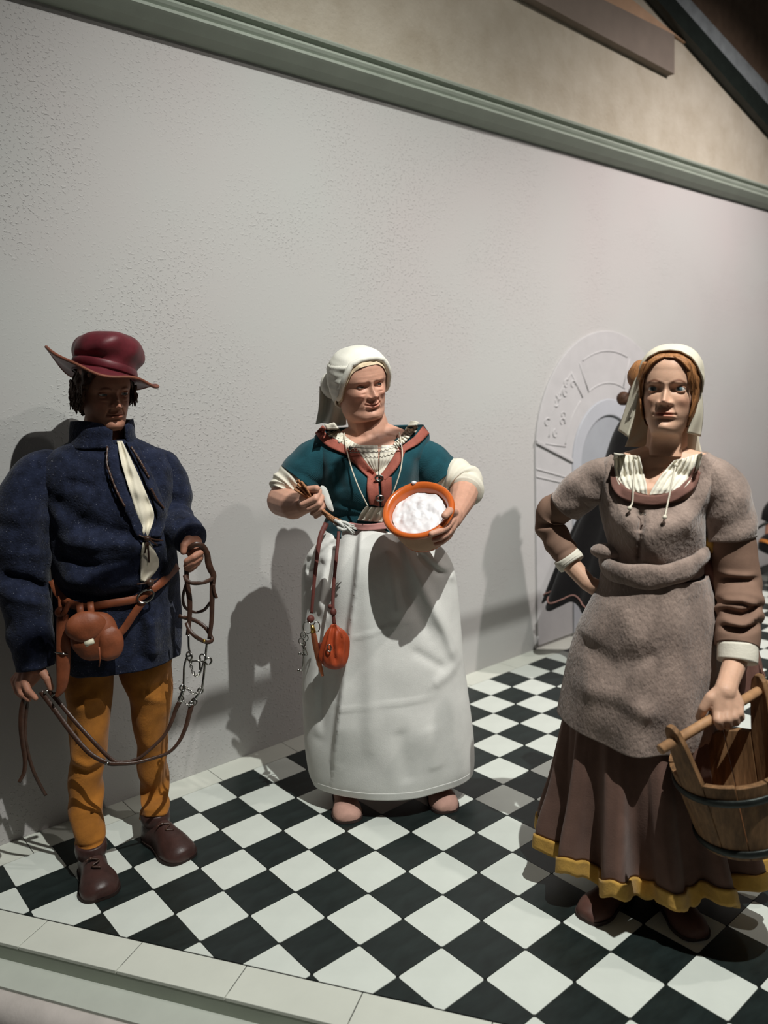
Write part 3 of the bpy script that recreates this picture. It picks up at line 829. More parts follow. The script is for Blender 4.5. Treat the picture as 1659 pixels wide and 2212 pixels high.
# hair under the hat, bunched at the ears and nape
lo = lambda p: np.interp(np.abs(p), [0, .5, .9, 1.25, 1.6, 2.3, 3.2], [.86, .82, .70, .40, .24, .10, .06])
V1 = mh.shell(lambda p, h: .008 + .06 * np.clip((np.abs(p) - .9) * 2, 0, 1) * np.clip((.75 - h) * 6, 0, 1), lo, amp=0.012, sc=40, seed=1.0)
curls = []
rr = random.Random(5)
for k in range(110):
    sg = -1 if k < 80 else 1
    ph = sg * rr.uniform(1.15, 2.2); h0 = rr.uniform(.42, .62); x, y = mh.base(np.array([ph]), np.array([h0]), .07)
    p0 = np.array([x[0], y[0], h0]); pts = [p0 + np.array([sg * rr.uniform(0, .06) * t, rr.uniform(-.03, .03), -.22 * t + .02 * math.sin(6 * t + k)]) for t in np.linspace(0, 1, 6)]
    curls.append(tube(mh.world(pts), np.linspace(.0055, .0015, 6), 5, sub=12))
V, F = join([V1] + curls); put('hair', V, F, M_hair, rt)
# hat: crown, band, brim turned up at one side
hat_c = man.at(226, 806, 0.026)
def hatpt(r, f, z):                      # hat frame tilted towards image-right and forward
    a = math.radians(14); b = math.radians(-5)
    zz = z * math.cos(a) - r * math.sin(a); r2 = r * math.cos(a) + z * math.sin(a)
    z3 = zz * math.cos(b) - f * math.sin(b); f3 = f * math.cos(b) + zz * math.sin(b)
    return man.loc(hat_c)[0] + r2, f3, man.loc(hat_c)[2] + z3
th = np.linspace(0, 2 * np.pi, 72, endpoint=False)
def hat_ring(R1, R2, z, dz=None, k=None):
    out = []
    for i, t in enumerate(th):
        kk = 1 if k is None else k[i]
        r_, f_, z_ = hatpt(R1 * math.cos(t) * kk, R2 * math.sin(t) * kk, z + (0 if dz is None else dz[i]))
        out.append(man.world(r_, f_, z_))
    return np.array(out)
crown = []
for R_, z_ in ((.095, -.012), (.095, .012), (.094, .032), (.103, .041), (.109, .056), (.109, .076), (.103, .096), (.088, .111), (.062, .119), (.032, .122), (.008, .1225)):
    sag = .010 * np.cos(th - .3) * (z_ > .04); lump = 1 + .04 * np.sin(3 * th + 1 + 20 * z_) * (z_ > .04) + .025 * np.sin(7 * th + 40 * z_) * (z_ > .04)
    crown.append(hat_ring(R_, R_ * 1.30, z_, sag, lump))
V, F = cap_loft([np.array(q) for q in crsr] if False else crown, False, True)
hat = put('hat', wobble(V, .004, 25, 3.0), F, M_hat, rt)
hat.modifiers.new('s', 'SUBSURF').levels = 1; hat.modifiers['s'].render_levels = 2
brim_t = []
for i, t_ in enumerate(np.linspace(0, 1, 10)):
    turn = np.exp(-((np.angle(np.exp(1j * (th - math.radians(172))))) / .55) ** 2)
    turn2 = np.exp(-((np.angle(np.exp(1j * (th - math.radians(5))))) / .5) ** 2)
    ext = .058 + .026 * turn + .014 * turn2
    dz = -.004 - .010 * t_ + .060 * turn * t_ ** 1.5 - .008 * np.sin(th * 5) * t_ + .010 * turn2 * t_ * t_ - .012 * np.sin(th) * t_
    brim_t.append(hat_ring(1, 1.24, 0.0, dz, k=.094 + ext * t_))
V = np.vstack(brim_t); F = grid_faces(10, 72, True)
put('brim', V, F, M_hat, hat, solid=0.007, off=0)
V, F = tube(brim_t[-1], np.full(72, .0052), 6, closed=True); put('brim_edge', V, F, M_hatedge, hat)
V, F = tube(hat_ring(.0975, .1265, .014), np.tile([.003, .013], (72, 1)), 8, closed=True); put('hat_band', V, F, M_hat, hat)

# hose and shoes
hl = on_floor(196, 1868); tl = on_floor(222, 1946); hr = on_floor(322, 1802); tr = on_floor(404, 1862)
def ankle(h_, t_):
    d = (t_ - h_)[:2]; d /= np.linalg.norm(d); return man.loc(h_ + np.array([*(d * .052), 0.085]))
fl_, fr_ = ankle(hl, tl), ankle(hr, tr)
def apx(lc):
    x, y, _ = cam_px(man.world(*lc)); return x, y
(axl, ayl), (axr, ayr) = apx(fl_), apx(fr_)
def leg(rows, nm, fsh):
    R_ = rows_loft(man, rows, 48, 90, fold=lambda t, s: .0045 * np.sin(s * 70 + 2 * np.cos(t) + fsh) * np.clip((s - .8) * 5, 0, 1) + .003 * np.sin(s * 32 + 3 * np.cos(t + 1)) )
    V, F = cap_loft(R_); V = wobble(V, .008, 14, fsh)
    return V, F
VL, FL = leg([(1380, 135, 250, .085, .09, 0), (1450, 132, 247, .085, .09, 0), (1520, 142, 243, .078, .085, .01), (1600, 150, 236, .068, .075, .02), (1650, 150, 228, .06, .068, .02), (1700, 145, 225, .058, .07, .015), (1745, 147, 224, .055, .062, fl_[1] * .5), (1795, 158, 226, .048, .05, fl_[1] * .85), (ayl - 10, axl - 31, axl + 31, .042, .042, fl_[1] - .004), (ayl + 8, axl - 22, axl + 22, .028, .032, fl_[1] - .008)], 'l', 0.3)
VL = crease(man, VL, [([(150, 1640), (190, 1655), (222, 1640)], .012, .012), ([(152, 1658), (190, 1672), (224, 1662)], -.010, .010), ([(160, 1530), (225, 1500)], .008, .02), ([(170, 1830), (220, 1815)], .010, .008), ([(168, 1846), (224, 1836)], -.010, .007), ([(166, 1815), (222, 1800)], -.007, .008)], .08)
VR, FR = leg([(1380, 255, 380, .085, .09, -.02), (1450, 258, 373, .08, .09, -.02), (1520, 280, 372, .07, .08, -.03), (1600, 292, 362, .062, .07, -.05), (1650, 297, 362, .056, .065, -.06), (1700, 302, 366, .052, .065, -.075), (1735, 305, 366, .046, .05, fr_[1]), (ayr - 10, axr - 31, axr + 31, .043, .043, fr_[1]), (ayr + 8, axr - 28, axr + 28, .038, .038, fr_[1])], 'r', 2.3)
VR = crease(man, VR, [([(300, 1500), (368, 1515)], .009, .012), ([(310, 1480), (372, 1470)], -.008, .015), ([(298, 1610), (360, 1620)], .006, .012), ([(308, 1762), (366, 1752)], .010, .008), ([(308, 1778), (368, 1770)], -.010, .007)], .03)
ho = put('hose', *join([(VL, FL), (VR, FR)]), M_ochre, rt)
hl = on_floor(196, 1868); tl = on_floor(222, 1946); hr = on_floor(322, 1802); tr = on_floor(404, 1862)
for h_, t_, nm in ((hl, tl, 0), (hr, tr, 1)):
    sh = shoe(man.o, h_[:2], t_[:2], 0.118, 0.092, rt, M_shoe, M_sole)
    d = (t_ - h_)[:2]; d /= np.linalg.norm(d); sd = np.array([d[1], -d[0]])
    c = h_ + np.array([*d * .105, 0])
    # ankle collar and lace knot
    loop = [np.array([*(h_[:2] + d * (.055 + .048 * math.cos(a)) + sd * .043 * math.sin(a)), .092 - .004 * math.cos(a)]) for a in np.linspace(0, 2 * np.pi, 30, endpoint=False)]
    V, F = tube(loop, np.tile([.007, .024], (30, 1)), 8, closed=True, up=(0, 0, 1)); put('shoe_collar', V, F, M_shoe, sh)
    lk = [np.array([*(h_[:2] + d * (.125 + .012 * i) + sd * .012 * (-1) ** i), .093 - .006 * i]) for i in range(4)]
    V, F = tube(lk, [.003] * 4, 6, sub=16); put('lace', V, F, M_rein, sh)
    V, F = join([ball(lk[0], (.007, .006, .005), 8, 6), tube([lk[0], lk[0] + np.array([*sd * .022, -.004])], [.0025, .002], 5), tube([lk[0], lk[0] - np.array([*sd * .02, .006])], [.0025, .002], 5)])
    put('lace_knot', V, F, M_rein, sh)

# jacket: body, sleeves, stand collar
jk = rows_loft(man, [(950, 150, 295, .075, .08, 0), (968, 112, 330, .085, .09, 0), (985, 84, 362, .10, .10, 0), (1020, 74, 378, .125, .12, 0), (1060, 85, 378, .145, .125, 0), (1110, 98, 372, .158, .12, .0), (1160, 106, 376, .168, .12, .0), (1210, 110, 382, .175, .12, 0), (1260, 114, 386, .168, .12, 0), (1300, 116, 388, .158, .12, 0), (1350, 118, 390, .155, .125, 0), (1400, 122, 388, .150, .125, 0), (1428, 130, 386, .146, .122, 0)],
    120, 110, fold=lambda t, s: .006 * np.sin(6 * t + 1.2) * np.clip((s - .55) * 3, 0, 1) + .003 * np.sin(11 * t) * s)
V = np.vstack(jk)
V = crease(man, V, [([(110, 1080), (180, 1130), (300, 1160)], -.022, .022), ([(130, 1170), (220, 1175), (300, 1165)], .016, .022), ([(125, 1205), (210, 1225), (290, 1210)], -.018, .020), ([(130, 1250), (220, 1262), (290, 1250)], .014, .02), ([(125, 1285), (220, 1290), (300, 1275)], -.022, .018), ([(140, 1040), (200, 1055)], -.012, .018), ([(150, 1020), (200, 1110)], .008, .03), ([(250, 1010), (275, 1100), (300, 1160)], .008, .03), ([(330, 1010), (355, 1080)], -.012, .018), ([(330, 1330), (335, 1420)], .02, .02), ([(170, 1320), (180, 1430)], .012, .025), ([(300, 1330), (300, 1430)], -.018, .018), ([(376, 1200), (340, 1230)], -.01, .02)], .14)
V = wobble(V, .007, 11, 4.0)
Fj = grid_faces(110, 120, True)
jacket = put('jacket', V, Fj, M_wool, rt, solid=0.008)
JT = bvh(V, Fj)
sl = tube([man.at(*p) for p in ((130, 1000, 0), (84, 1025, 0), (58, 1085, .01), (52, 1140, .01), (48, 1190, .01), (50, 1260, .015), (60, 1330, .03), (70, 1390, .045), (78, 1440, .055))], [.045, .072, .086, .090, .088, .082, .072, .066, .058], 40, 70,
          fn=lambda s, t: .05 * np.sin(s * 30 + 1.5 * np.cos(t + .6)) * np.clip(np.sin(s * 3.1), 0, 1) + .02 * np.sin(s * 62 + 2 * np.sin(t)), up=man.t)
Vs_ = crease(man, sl[0], [([(5, 1240), (60, 1250), (105, 1275)], -.025, .016), ([(10, 1275), (60, 1285), (100, 1300)], .015, .018), ([(105, 1080), (95, 1200)], -.015, .02), ([(30, 1100), (70, 1160), (100, 1190)], .012, .02)], .06)
put('sleeve', wobble(Vs_, .008, 12, 2.0), sl[1], M_wool, jacket)
sl = tube([man.at(*p) for p in ((322, 992, 0), (354, 1012, -.01), (374, 1062, -.02), (372, 1112, .0), (385, 1138, .06), (405, 1156, .115), (416, 1168, .145))], [.045, .058, .060, .064, .062, .056, .050], 36, 60,
          fn=lambda s, t: .05 * np.sin(s * 28 + 1.5 * np.cos(t + .6)) * np.clip(np.sin(s * 3.1), 0, 1) + .02 * np.sin(s * 55 + 2 * np.sin(t)), up=man.t)
put('sleeve', wobble(sl[0], .006, 14, 5.0), sl[1], M_wool, jacket)
cl = rows_loft(man, [(908, 155, 285, .082, .085, -.005), (925, 153, 288, .086, .088, 0), (945, 152, 290, .086, .088, 0), (966, 146, 300, .09, .09, 0)], 72, 16, zfun=lambda t, s: -.028 * np.exp(-((t - 1.15) / .55) ** 2) * (1 - s))
Vc = np.vstack(cl); Fc = [f for f in grid_faces(16, 72, True) if not (9 <= f[0] % 72 <= 14)]
put('collar', wobble(Vc, .004, 20, 1.0), Fc, M_wool, jacket, solid=0.010, off=0)
# shirt in the front opening, its folded edges and the lacing
V, F = strip(man, JT, [(252, 952), (262, 1000), (280, 1060), (302, 1130), (310, 1162)], [(264, 952), (292, 1010), (320, 1075), (333, 1115), (320, 1160)], .010, 40, 10, .006, .15, wave=lambda s, t: .006 * math.sin(t * 9 + s * 7) + .004 * math.sin(s * 30))
put('shirt', V, F, M_linen, rt)
V, F = strip(man, JT, [(308, 1172), (304, 1205), (304, 1255)], [(325, 1172), (344, 1218), (318, 1258)], .008, 24, 10, .006, .16, wave=lambda s, t: .006 * math.sin(t * 9 + s * 9))
put('shirt', V, F, M_linen, rt)
def edge(l, w_, off=.013):
    r_ = [(x + w_, y) for x, y in l]; V, F = strip(man, JT, l, r_, off, 40, 5, .009, .15, wave=lambda s, t: .003 * math.sin(s * 21)); return V, F
V, F = edge([(232, 960), (236, 1010), (252, 1060), (278, 1120), (296, 1160)], 22); put('lapel', wobble(V, .003, 30, 1), F, M_wool, jacket)
V, F = edge([(272, 955), (300, 1010), (326, 1070), (340, 1115), (326, 1160)], 22); put('lapel', wobble(V, .003, 30, 2), F, M_wool, jacket)
for pl in ([(232, 965), (231, 1000), (240, 1030), (254, 1065), (270, 1095)], [(283, 965), (305, 1000), (322, 1032)], [(326, 1055), (340, 1080), (354, 1098)]):
    P = [drape(man, JT, x, y, .021, .15) for x, y in pl]; V, F = tube(P, [.0035] * len(P), 6, sub=30, fn=lambda s, t: .3 * np.sin(s * 60)); put('frayed_edge', V, F, M_rein, jacket)
kn = drape(man, JT, 318, 1163, .022, .16)
V, F = join([ball(kn, (.012, .012, .009), 10, 8)] + [tube([kn, (kn + q) / 2 + man.t * .004, q], [.0032, .003, .0025], 6, sub=12) for q in (drape(man, JT, 352, 1168, .014, .16), drape(man, JT, 340, 1178, .016, .16), drape(man, JT, 313, 1195, .018, .16), drape(man, JT, 322, 1215, .018, .16), drape(man, JT, 300, 1156, .016, .16))])
put('lacing', V, F, M_rein, jacket)
kn = drape(man, JT, 324, 1258, .02, .16)
V, F = join([ball(kn, (.013, .012, .012), 10, 8)] + [tube([kn, q], [.003, .0025], 6) for q in (drape(man, JT, 340, 1250, .014, .16), drape(man, JT, 296, 1262, .014, .16))])
put('lacing', V, F, M_rein, jacket)
# belt slung across the jacket
bd = [(113, 1255), (128, 1285), (150, 1302), (185, 1312), (230, 1305), (290, 1295), (318, 1280), (350, 1258), (385, 1225)]
P = [drape(man, JT, x, y, .007, .16) for x, y in bd]
V, F = strap(P, .024, .005, man.t, 80); belt = put('belt', V, F, M_belt, rt)
P = [drape(man, JT, x, y, .012, .16) for x, y in ((308, 1300), (290, 1325), (268, 1358), (248, 1378))]
V, F = strap(P, .022, .005, man.t, 30); put('belt_tail', V, F, M_belt, belt)
c = drape(man, JT, 314, 1288, .018, .16); ax1 = man.r * .9 + np.array([0, 0, .43]); ax2 = np.array([0, 0, .9]) - man.r * .43
V, F = ring_shape(c, ax1, ax2, .026, .018, .0032); put('belt_ring', V, F, M_steel, belt)
for q in (drape(man, JT, 132, 1300, .012, .16), ):
    V, F = strap([drape(man, JT, 133, 1288, .012, .16), drape(man, JT, 134, 1312, .018, .16), q + np.array([0, 0, -.02])], .02, .006, man.t, 20); put('belt_loop', V, F, M_belt, belt)
# pouch on the belt
pc = drape(man, JT, 200, 1370, .035, .16)
def lump(c, R, m=20, n=36, sq=1.0, fn=None):
    ph = np.linspace(-np.pi / 2, np.pi / 2, m + 2)[1:-1]; t = np.linspace(0, 2 * np.pi, n, endpoint=False); rg = []
    for p in ph:
        k = np.ones(n) if fn is None else fn(p, t)
        rg.append(c + (np.cos(p) * np.cos(t) * R[0] * k)[:, None] * man.r + (np.cos(p) * np.sin(t) * R[1] * k)[:, None] * man.t + np.sin(p) * R[2] * np.array([0, 0, 1.0]))
    return cap_loft(rg)
pr = root('belt_pouch', pc - np.array([0, 0, .08]), 'rounded brown leather pouch with bone toggle hanging on the man\'s belt', 'pouch')
V, F = lump(pc + man.r * .005 - np.array([0, 0, .006]), (.068, .034, .076), fn=lambda p, t: 1 + .05 * np.sin(3 * t + 2 * p)); put('bag', wobble(V, .005, 25, 2), F, M_belt, pr)
V, F = lump(pc + man.r * .045 + man.t * .016 - np.array([0, 0, .03]), (.042, .026, .056), fn=lambda p, t: 1 + .06 * np.sin(4 * t)); put('side_pocket', wobble(V, .004, 30, 4), F, M_belt, pr)
V, F = lump(pc - man.r * .016 + man.t * .016 + np.array([0, 0, .03]), (.060, .026, .048)); put('flap', wobble(V, .004, 25, 6), F, M_belt, pr)
a = man.at(184, 1392, .26); b = man.at(203, 1384, .262); V, F = tube([a, (a + b) / 2, b], [.0085, .0085, .0085], 8, up=man.t); put('toggle', V, F, M_horn, pr)
for dx in (-.018, .012):
    q = pc + man.r * (-.01 + dx); V, F = strap([q + np.array([0, 0, .065]) + man.t * .014, q + np.array([0, 0, .088]) + man.t * .008, q + np.array([0, 0, .096]) - man.t * .012, q + np.array([0, 0, .06]) - man.t * .02], .018, .005, man.t, 24); put('hanger', V, F, M_belt, pr)
V, F = tube([man.at(214, 1398, .25), man.at(216, 1425, .245), man.at(214, 1440, .24)], [.003, .003, .002], 6); put('thong', V, F, M_belt, pr)
# sheathed knife beside the pouch
kr = root('sheath', man.at(142, 1500, .15), 'dark brown leather knife sheath hanging beside the man\'s pouch', 'sheath')
V, F = tube([man.at(135, 1328, .16), man.at(136, 1360, .165), man.at(137, 1420, .16), man.at(134, 1480, .155), man.at(122, 1505, .15)], np.array([[.016, .010], [.020, .010], [.021, .010], [.016, .009], [.006, .005]]), 14, 30, up=man.t); put('scabbard', V, F, M_belt, kr)
V, F = ball(man.at(131, 1322, .165), (.018, .014, .016), 12, 8); put('pommel', V, F, M_belt, kr)
V, F = tube([man.at(119, 1409, .16), man.at(137, 1412, .175), man.at(150, 1412, .16)], [.003] * 3, 8, sub=12); put('band', V, F, M_steel, kr)
V, F = strap([man.at(150, 1300, .175), man.at(142, 1318, .185), man.at(136, 1330, .18)], .014, .005, man.t, 14); put('hanger', V, F, M_belt, kr)

# bridle with reins
br = root('bridle', man.at(420, 1650, .18), 'dark brown leather bridle with steel bits and long reins, held by the man', 'bridle')
def bst(pl, w_, nm='strap', th=.005, nrm=None, sub=40, m_=None):
    V, F = strap([man.at(x, y, f) for x, y, f in pl], w_, th, man.t if nrm is None else nrm, sub); return put(nm, V, F, m_ or M_rein, br)
bst([(404, 1190, .185), (412, 1182, .20), (424, 1176, .205), (438, 1180, .20), (447, 1196, .195), (450, 1215, .19), (455, 1230, .19), (461, 1243, .19), (459, 1265, .19), (458, 1300, .19), (457, 1340, .19), (452, 1380, .185)], [.016, .016, .02, .016, .012], 'cheek_strap', sub=80)
bst([(402, 1215, .18), (403, 1240, .18), (405, 1265, .18), (410, 1300, .178), (409, 1340, .175), (405, 1372, .175)], [.012, .016, .011], 'cheek_strap')
bst([(399, 1243, .185), (404, 1254, .20), (418, 1260, .21), (440, 1258, .215), (460, 1250, .195)], .012, 'browband', nrm=man.t)
bst([(402, 1262, .17), (395, 1290, .15), (400, 1312, .14), (420, 1322, .13), (440, 1318, .14), (454, 1302, .17)], .009, 'throat_strap')
bst([(386, 1330, .17), (398, 1334, .175), (412, 1337, .16), (430, 1345, .16), (446, 1358, .17), (456, 1376, .18), (457, 1384, .19), (446, 1387, .205), (425, 1377, .215), (410, 1362, .205), (403, 1345, .19)], .012, 'noseband', sub=70)
bst([(461, 1262, .195), (463, 1278, .195), (468, 1292, .195)], .009, 'strap_end', sub=16)
V, F = ball(man.at(441, 1384, .217), .005, 10, 6); put('stud', V, F, M_brass, br)
def wire(pl, r, nm, m_=M_steel, sub=24):
    V, F = tube([man.at(*p) for p in pl], [r] * len(pl), 7, sub=sub); put(nm, V, F, m_, br)
wire([(447, 1388, .19), (445, 1405, .19), (443, 1430, .19), (440, 1460, .19), (436, 1490, .19)], .0038, 'bit_shank')
wire([(407, 1372, .175), (408, 1400, .175), (412, 1415, .18), (404, 1420, .18), (398, 1440, .18), (397, 1465, .18), (396, 1490, .18)], .0034, 'bit_shank', sub=40)
wire([(414, 1428, .182), (430, 1429, .19), (432, 1445, .192), (434, 1449, .195), (440, 1430, .195)], .0032, 'bit_mouth', sub=30)
def oring(px, py, fw, R_, r, nm='bit_ring', tilt=0.0):
    V, F = ring_shape(man.at(px, py, fw), man.r * math.cos(tilt) + man.t * math.sin(tilt), np.array([0, 0, 1.0]), R_, R_ * 1.1, r, 20, 7); put(nm, V, F, M_steel, br)
oring(450, 1428, .195, .010, .0034); oring(409, 1418, .18, .013, .003, tilt=1.0); oring(438, 1421, .195, .011, .003, tilt=.7); oring(394, 1486, .18, .008, .003); oring(433, 1492, .19, .008, .003)
oring(391, 1510, .18, .008, .003); oring(420, 1516, .19, .010, .003, tilt=.8); oring(413, 1522, .19, .008, .003)
def chainlinks(pl, k, R_, r, nm='curb_chain'):
    P = crs([man.at(*p) for p in pl], k); ps = []
    for i in range(k):
        d = P[min(i + 1, k - 1)] - P[max(i - 1, 0)]; d /= np.linalg.norm(d); s2 = np.cross(d, man.t); s2 /= np.linalg.norm(s2)
        ax = s2 if i % 2 else (man.t * .8 + s2 * .6); ps.append(ring_shape(P[i], d, ax, R_, R_ * .6, r, 12, 5))
    V, F = join(ps); put(nm, V, F, M_steel, br)
chainlinks([(412, 1425, .185), (413, 1440, .19), (420, 1457, .2), (428, 1458, .2), (433, 1449, .195)], 13, .0055, .0016)
chainlinks([(401, 1484, .18), (412, 1494, .195), (424, 1498, .2), (432, 1492, .19)], 10, .005, .0015)
chainlinks([(395, 1512, .18), (403, 1521, .195), (410, 1524, .195), (415, 1520, .19)], 7, .0045, .0015)
wire([(396, 1490, .18), (392, 1500, .18), (387, 1512, .18)], .006, 'rein_link', M_steel, 12); wire([(432, 1494, .19), (424, 1505, .19), (418, 1516, .19)], .004, 'rein_link', M_steel, 12)
bst([(388, 1516, .18), (380, 1532, .18), (370, 1560, .185), (355, 1588, .19), (325, 1618, .20), (295, 1640, .205), (262, 1647, .205), (240, 1640, .20), (200, 1600, .18), (160, 1556, .15), (130, 1520, .125), (104, 1490, .115)], [.014, .012, .009, .009, .011, .012, .012, .012], 'rein', sub=110)
bst([(414, 1522, .19), (408, 1545, .195), (402, 1568, .195), (388, 1600, .20), (365, 1625, .205), (330, 1638, .205), (290, 1648, .21), (258, 1650, .21), (232, 1648, .205), (195, 1628, .19), (160, 1590, .165), (130, 1550, .14), (104, 1515, .12), (88, 1494, .112)], [.016, .013, .009, .009, .012, .014, .014, .014], 'rein', sub=110)
bst([(56, 1500, .09), (48, 1530, .085), (46, 1570, .085), (50, 1610, .08), (54, 1640, .08), (52, 1668, .08), (41, 1690, .08)], [.016, .016, .014, .012, .010], 'rein_end', sub=60)
bst([(60, 1500, .085), (56, 1540, .08), (54, 1585, .08), (60, 1625, .075), (72, 1665, .07), (86, 1695, .065), (99, 1718, .06)], [.012, .010, .010, .009], 'rein_end', sub=60)
for px, py, f in ((100, 1493, .118), (116, 1500, .12), (231, 1648, .21)):
    V, F = tube([man.at(px - 4, py + 3, f), man.at(px + 4, py - 3, f)], np.array([[.006, .004]] * 2), 8); put('buckle', V, F, M_steel, br)
# ------------------------------------------------------------------ woman with the bowl
M_green = mat('teal_wool', srgb(28, 74, 84), 0.9, 0.12, 20, 0.3, 200, weave=0.4, wscale=1100, sheen=0.15, spec=0.15)
M_pinkbr = mat('terracotta_trim', srgb(158, 88, 74), 0.75, 0.1, 40, 0.35, 200)
M_band = mat('rose_waistband', srgb(176, 124, 118), 0.8, 0.08, 30, 0.3, 150)
M_apron = mat('white_apron_linen', srgb(226, 225, 220), 0.9, 0.04, 12, 0.25, 240, weave=0.12, wscale=1600)
M_chem = mat('ivory_chemise', srgb(226, 220, 204), 0.9, 0.04, 30, 0.3, 200)
M_kerch = mat('kerchief_linen', srgb(228, 225, 213), 0.85, 0.03, 20, 0.2, 180)
M_under = mat('rust_underskirt', srgb(150, 72, 50), 0.9, 0.1, 20, 0.3, 150)
M_pshoe = mat('pink_suede_shoe', srgb(188, 148, 134), 0.85, 0.06, 40, 0.3, 220)
M_psole = mat('shoe_sole_dark', srgb(60, 46, 42), 0.8, 0.1, 40)
M_terra = mat('glazed_terracotta', srgb(196, 96, 40), 0.28, 0.10, 14, 0.08, 50, coat=0.5)
M_rawclay = mat('bare_clay', srgb(186, 150, 122), 0.8, 0.06, 20, 0.15, 90)
M_paste = mat('white_paste', srgb(226, 224, 226), 0.42, 0.03, 30, 0.3, 60, spec=0.4)
M_twig = mat('birch_twig', srgb(168, 118, 82), 0.7, 0.15, 60, 0.3, 150)
M_bristle = mat('paste_coated_twig', srgb(206, 206, 200), 0.6, 0.06, 40, 0.2, 150)
M_redl = mat('red_leather', srgb(168, 72, 40), 0.45, 0.14, 25, 0.35, 90, spec=0.35)
M_cordr = mat('dark_red_strap', srgb(98, 52, 46), 0.6, 0.12, 40, 0.2, 150)
M_copper = mat('copper', srgb(196, 120, 84), 0.35, 0.1, 40, metal=0.8)
M_cord = mat('ivory_cord', srgb(214, 206, 188), 0.6, 0.04, 60)
M_greyhair = mat('white_hair', srgb(222, 200, 168), 0.7, 0.08, 40, 0.6, 120, stretch=(1, 1, .3))

wo = Fig(850, 1712)
rt = root('person', wo.o, 'woman in teal bodice and long white apron holding a bowl and a twig whisk', 'person')
wh = Head(0.232, wo, 776, 827, 0.03, yaw=26, pitch=13, roll=9, wide=1.14, jowl=0.06, nose=1.0, age=1.0, smile=1.5, cheek=1.9, lipc=(.80, .52, .48), browa=.25, gaze=(.25, -.05), brow=(.5, .36, .28), iris=(.10, .11, .10))
B_ = lambda *p: fc(wo, *p)
pieces = B_((785, 885, 0, .068), (798, 925, 0, .070), (805, 960, 0, .075)) + B_((735, 962, 0, .045), (800, 940, .0, .064), (882, 960, 0, .045)) \
    + B_((775, 990, .045, .076), (845, 990, .045, .076)) + B_((805, 980, 0, .10), (800, 1130, 0, .095)) \
    + B_((704, 1000, 0, .045), (622, 1060, .0, .056), (610, 1082, .02, .056), (634, 1092, .12, .049), (655, 1090, .185, .034), (668, 1086, .205, .030)) \
    + B_((662, 1084, .21, .026), (684, 1092, .205, .024)) + B_((664, 1074, .21, .022), (684, 1076, .205, .022)) \
    + B_((670, 1062, .215, .013), (690, 1058, .24, .0120), (681, 1077, .272, .0115), (652, 1090, .262, .0095)) \
    + B_((676, 1070, .21, .013), (697, 1068, .235, .0120), (689, 1088, .268, .0112), (666, 1099, .260, .0095)) \
    + B_((680, 1080, .205, .0125), (699, 1081, .230, .0115), (693, 1099, .260, .0105), (675, 1109, .252, .009)) \
    + B_((684, 1090, .20, .0115), (698, 1094, .222, .0105), (693, 1108, .248, .0095), (682, 1116, .242, .008)) \
    + B_((655, 1076, .225, .015), (666, 1058, .245, .0135), (684, 1055, .268, .0115)) \
    + B_((908, 1000, 0, .045), (985, 1035, .02, .054), (1004, 1055, .05, .055), (998, 1080, .13, .046), (986, 1108, .22, .033), (978, 1124, .27, .029)) \
    + B_((982, 1112, .26, .026), (970, 1140, .31, .022)) \
    + B_((980, 1108, .28, .017), (971, 1104, .34, .0140), (961, 1114, .39, .0120)) \
    + B_((976, 1122, .30, .016), (965, 1138, .35, .0120), (950, 1147, .385, .0112), (932, 1153, .40, .0095)) \
    + B_((977, 1132, .29, .015), (968, 1150, .33, .0120), (953, 1160, .36, .0112), (938, 1166, .37, .009)) \
    + B_((977, 1140, .28, .014), (969, 1158, .31, .0115), (955, 1170, .335, .0105), (942, 1175, .34, .0088))
wb = person_body(wo, rt, wh, pieces, M_skin_wom, 0.003, ears=False, lids=(13, 17))
# white hair at the brow, kerchief with its hanging tail
lo = lambda p: np.interp(np.abs(p), [0, .35, .7, 1.0, 1.35, 1.8, 3.2], [.80, .79, .72, .52, .30, .2, .1])
V, F = wh.shell(.018, lo, amp=.006, sc=45, seed=2.0); put('hair', V, F, M_greyhair, rt)
lo = lambda p: np.interp(np.abs(p), [0, .35, .7, 1.0, 1.3, 1.7, 2.4, 3.2], [.90, .89, .84, .64, .40, .26, .12, .08])
def kr(p, h):
    return .012 * np.sin(h * 60 + 2.2 * p) * np.clip((np.abs(p) - .6) * 1.5, 0, 1) + .03 * np.clip(-np.cos(p), 0, 1)
V, F = wh.shell(lambda p, h: .036 + .03 * np.clip(np.sin(-p), 0, 1) * (h < .8), lo, nph=160, nh=60, amp=.007, sc=20, seed=7.0, ridges=kr)
ke = put('kerchief', V, F, M_kerch, rt, solid=.006, off=0)
# rolled front edge and the tail behind the shoulder
ph = np.linspace(-1.5, 1.5, 60); hh = lo(ph); x, y = wh.base(ph, hh, .045); V, F = tube(wh.world(np.stack([x, y, hh], -1)), np.full(60, .010), 8); put('kerchief_hem', V, F, M_kerch, ke)
tail = []
for t_ in np.linspace(0, 1, 16):
    cx = 714 + 4 * math.sin(t_ * 3); wd = 24 + 8 * t_; py = 835 + 82 * t_
    tail.append(np.array([wo.at(cx + wd * a, py + 3 * math.sin(3 * a), -.07 + .02 * math.sin(a * 5 + t_ * 2)) for a in np.linspace(-1, 1, 18)]))
V = np.vstack(tail); F = grid_faces(16, 18, False); put('kerchief_tail', V, F, M_kerch, ke, solid=.005, off=0)
V, F = ball(wo.at(716, 832, -.04), np.array([.038, .045, .048]), 20, 14); put('kerchief_knot', wobble(V, .012, 22, 3.), F, M_kerch, ke)

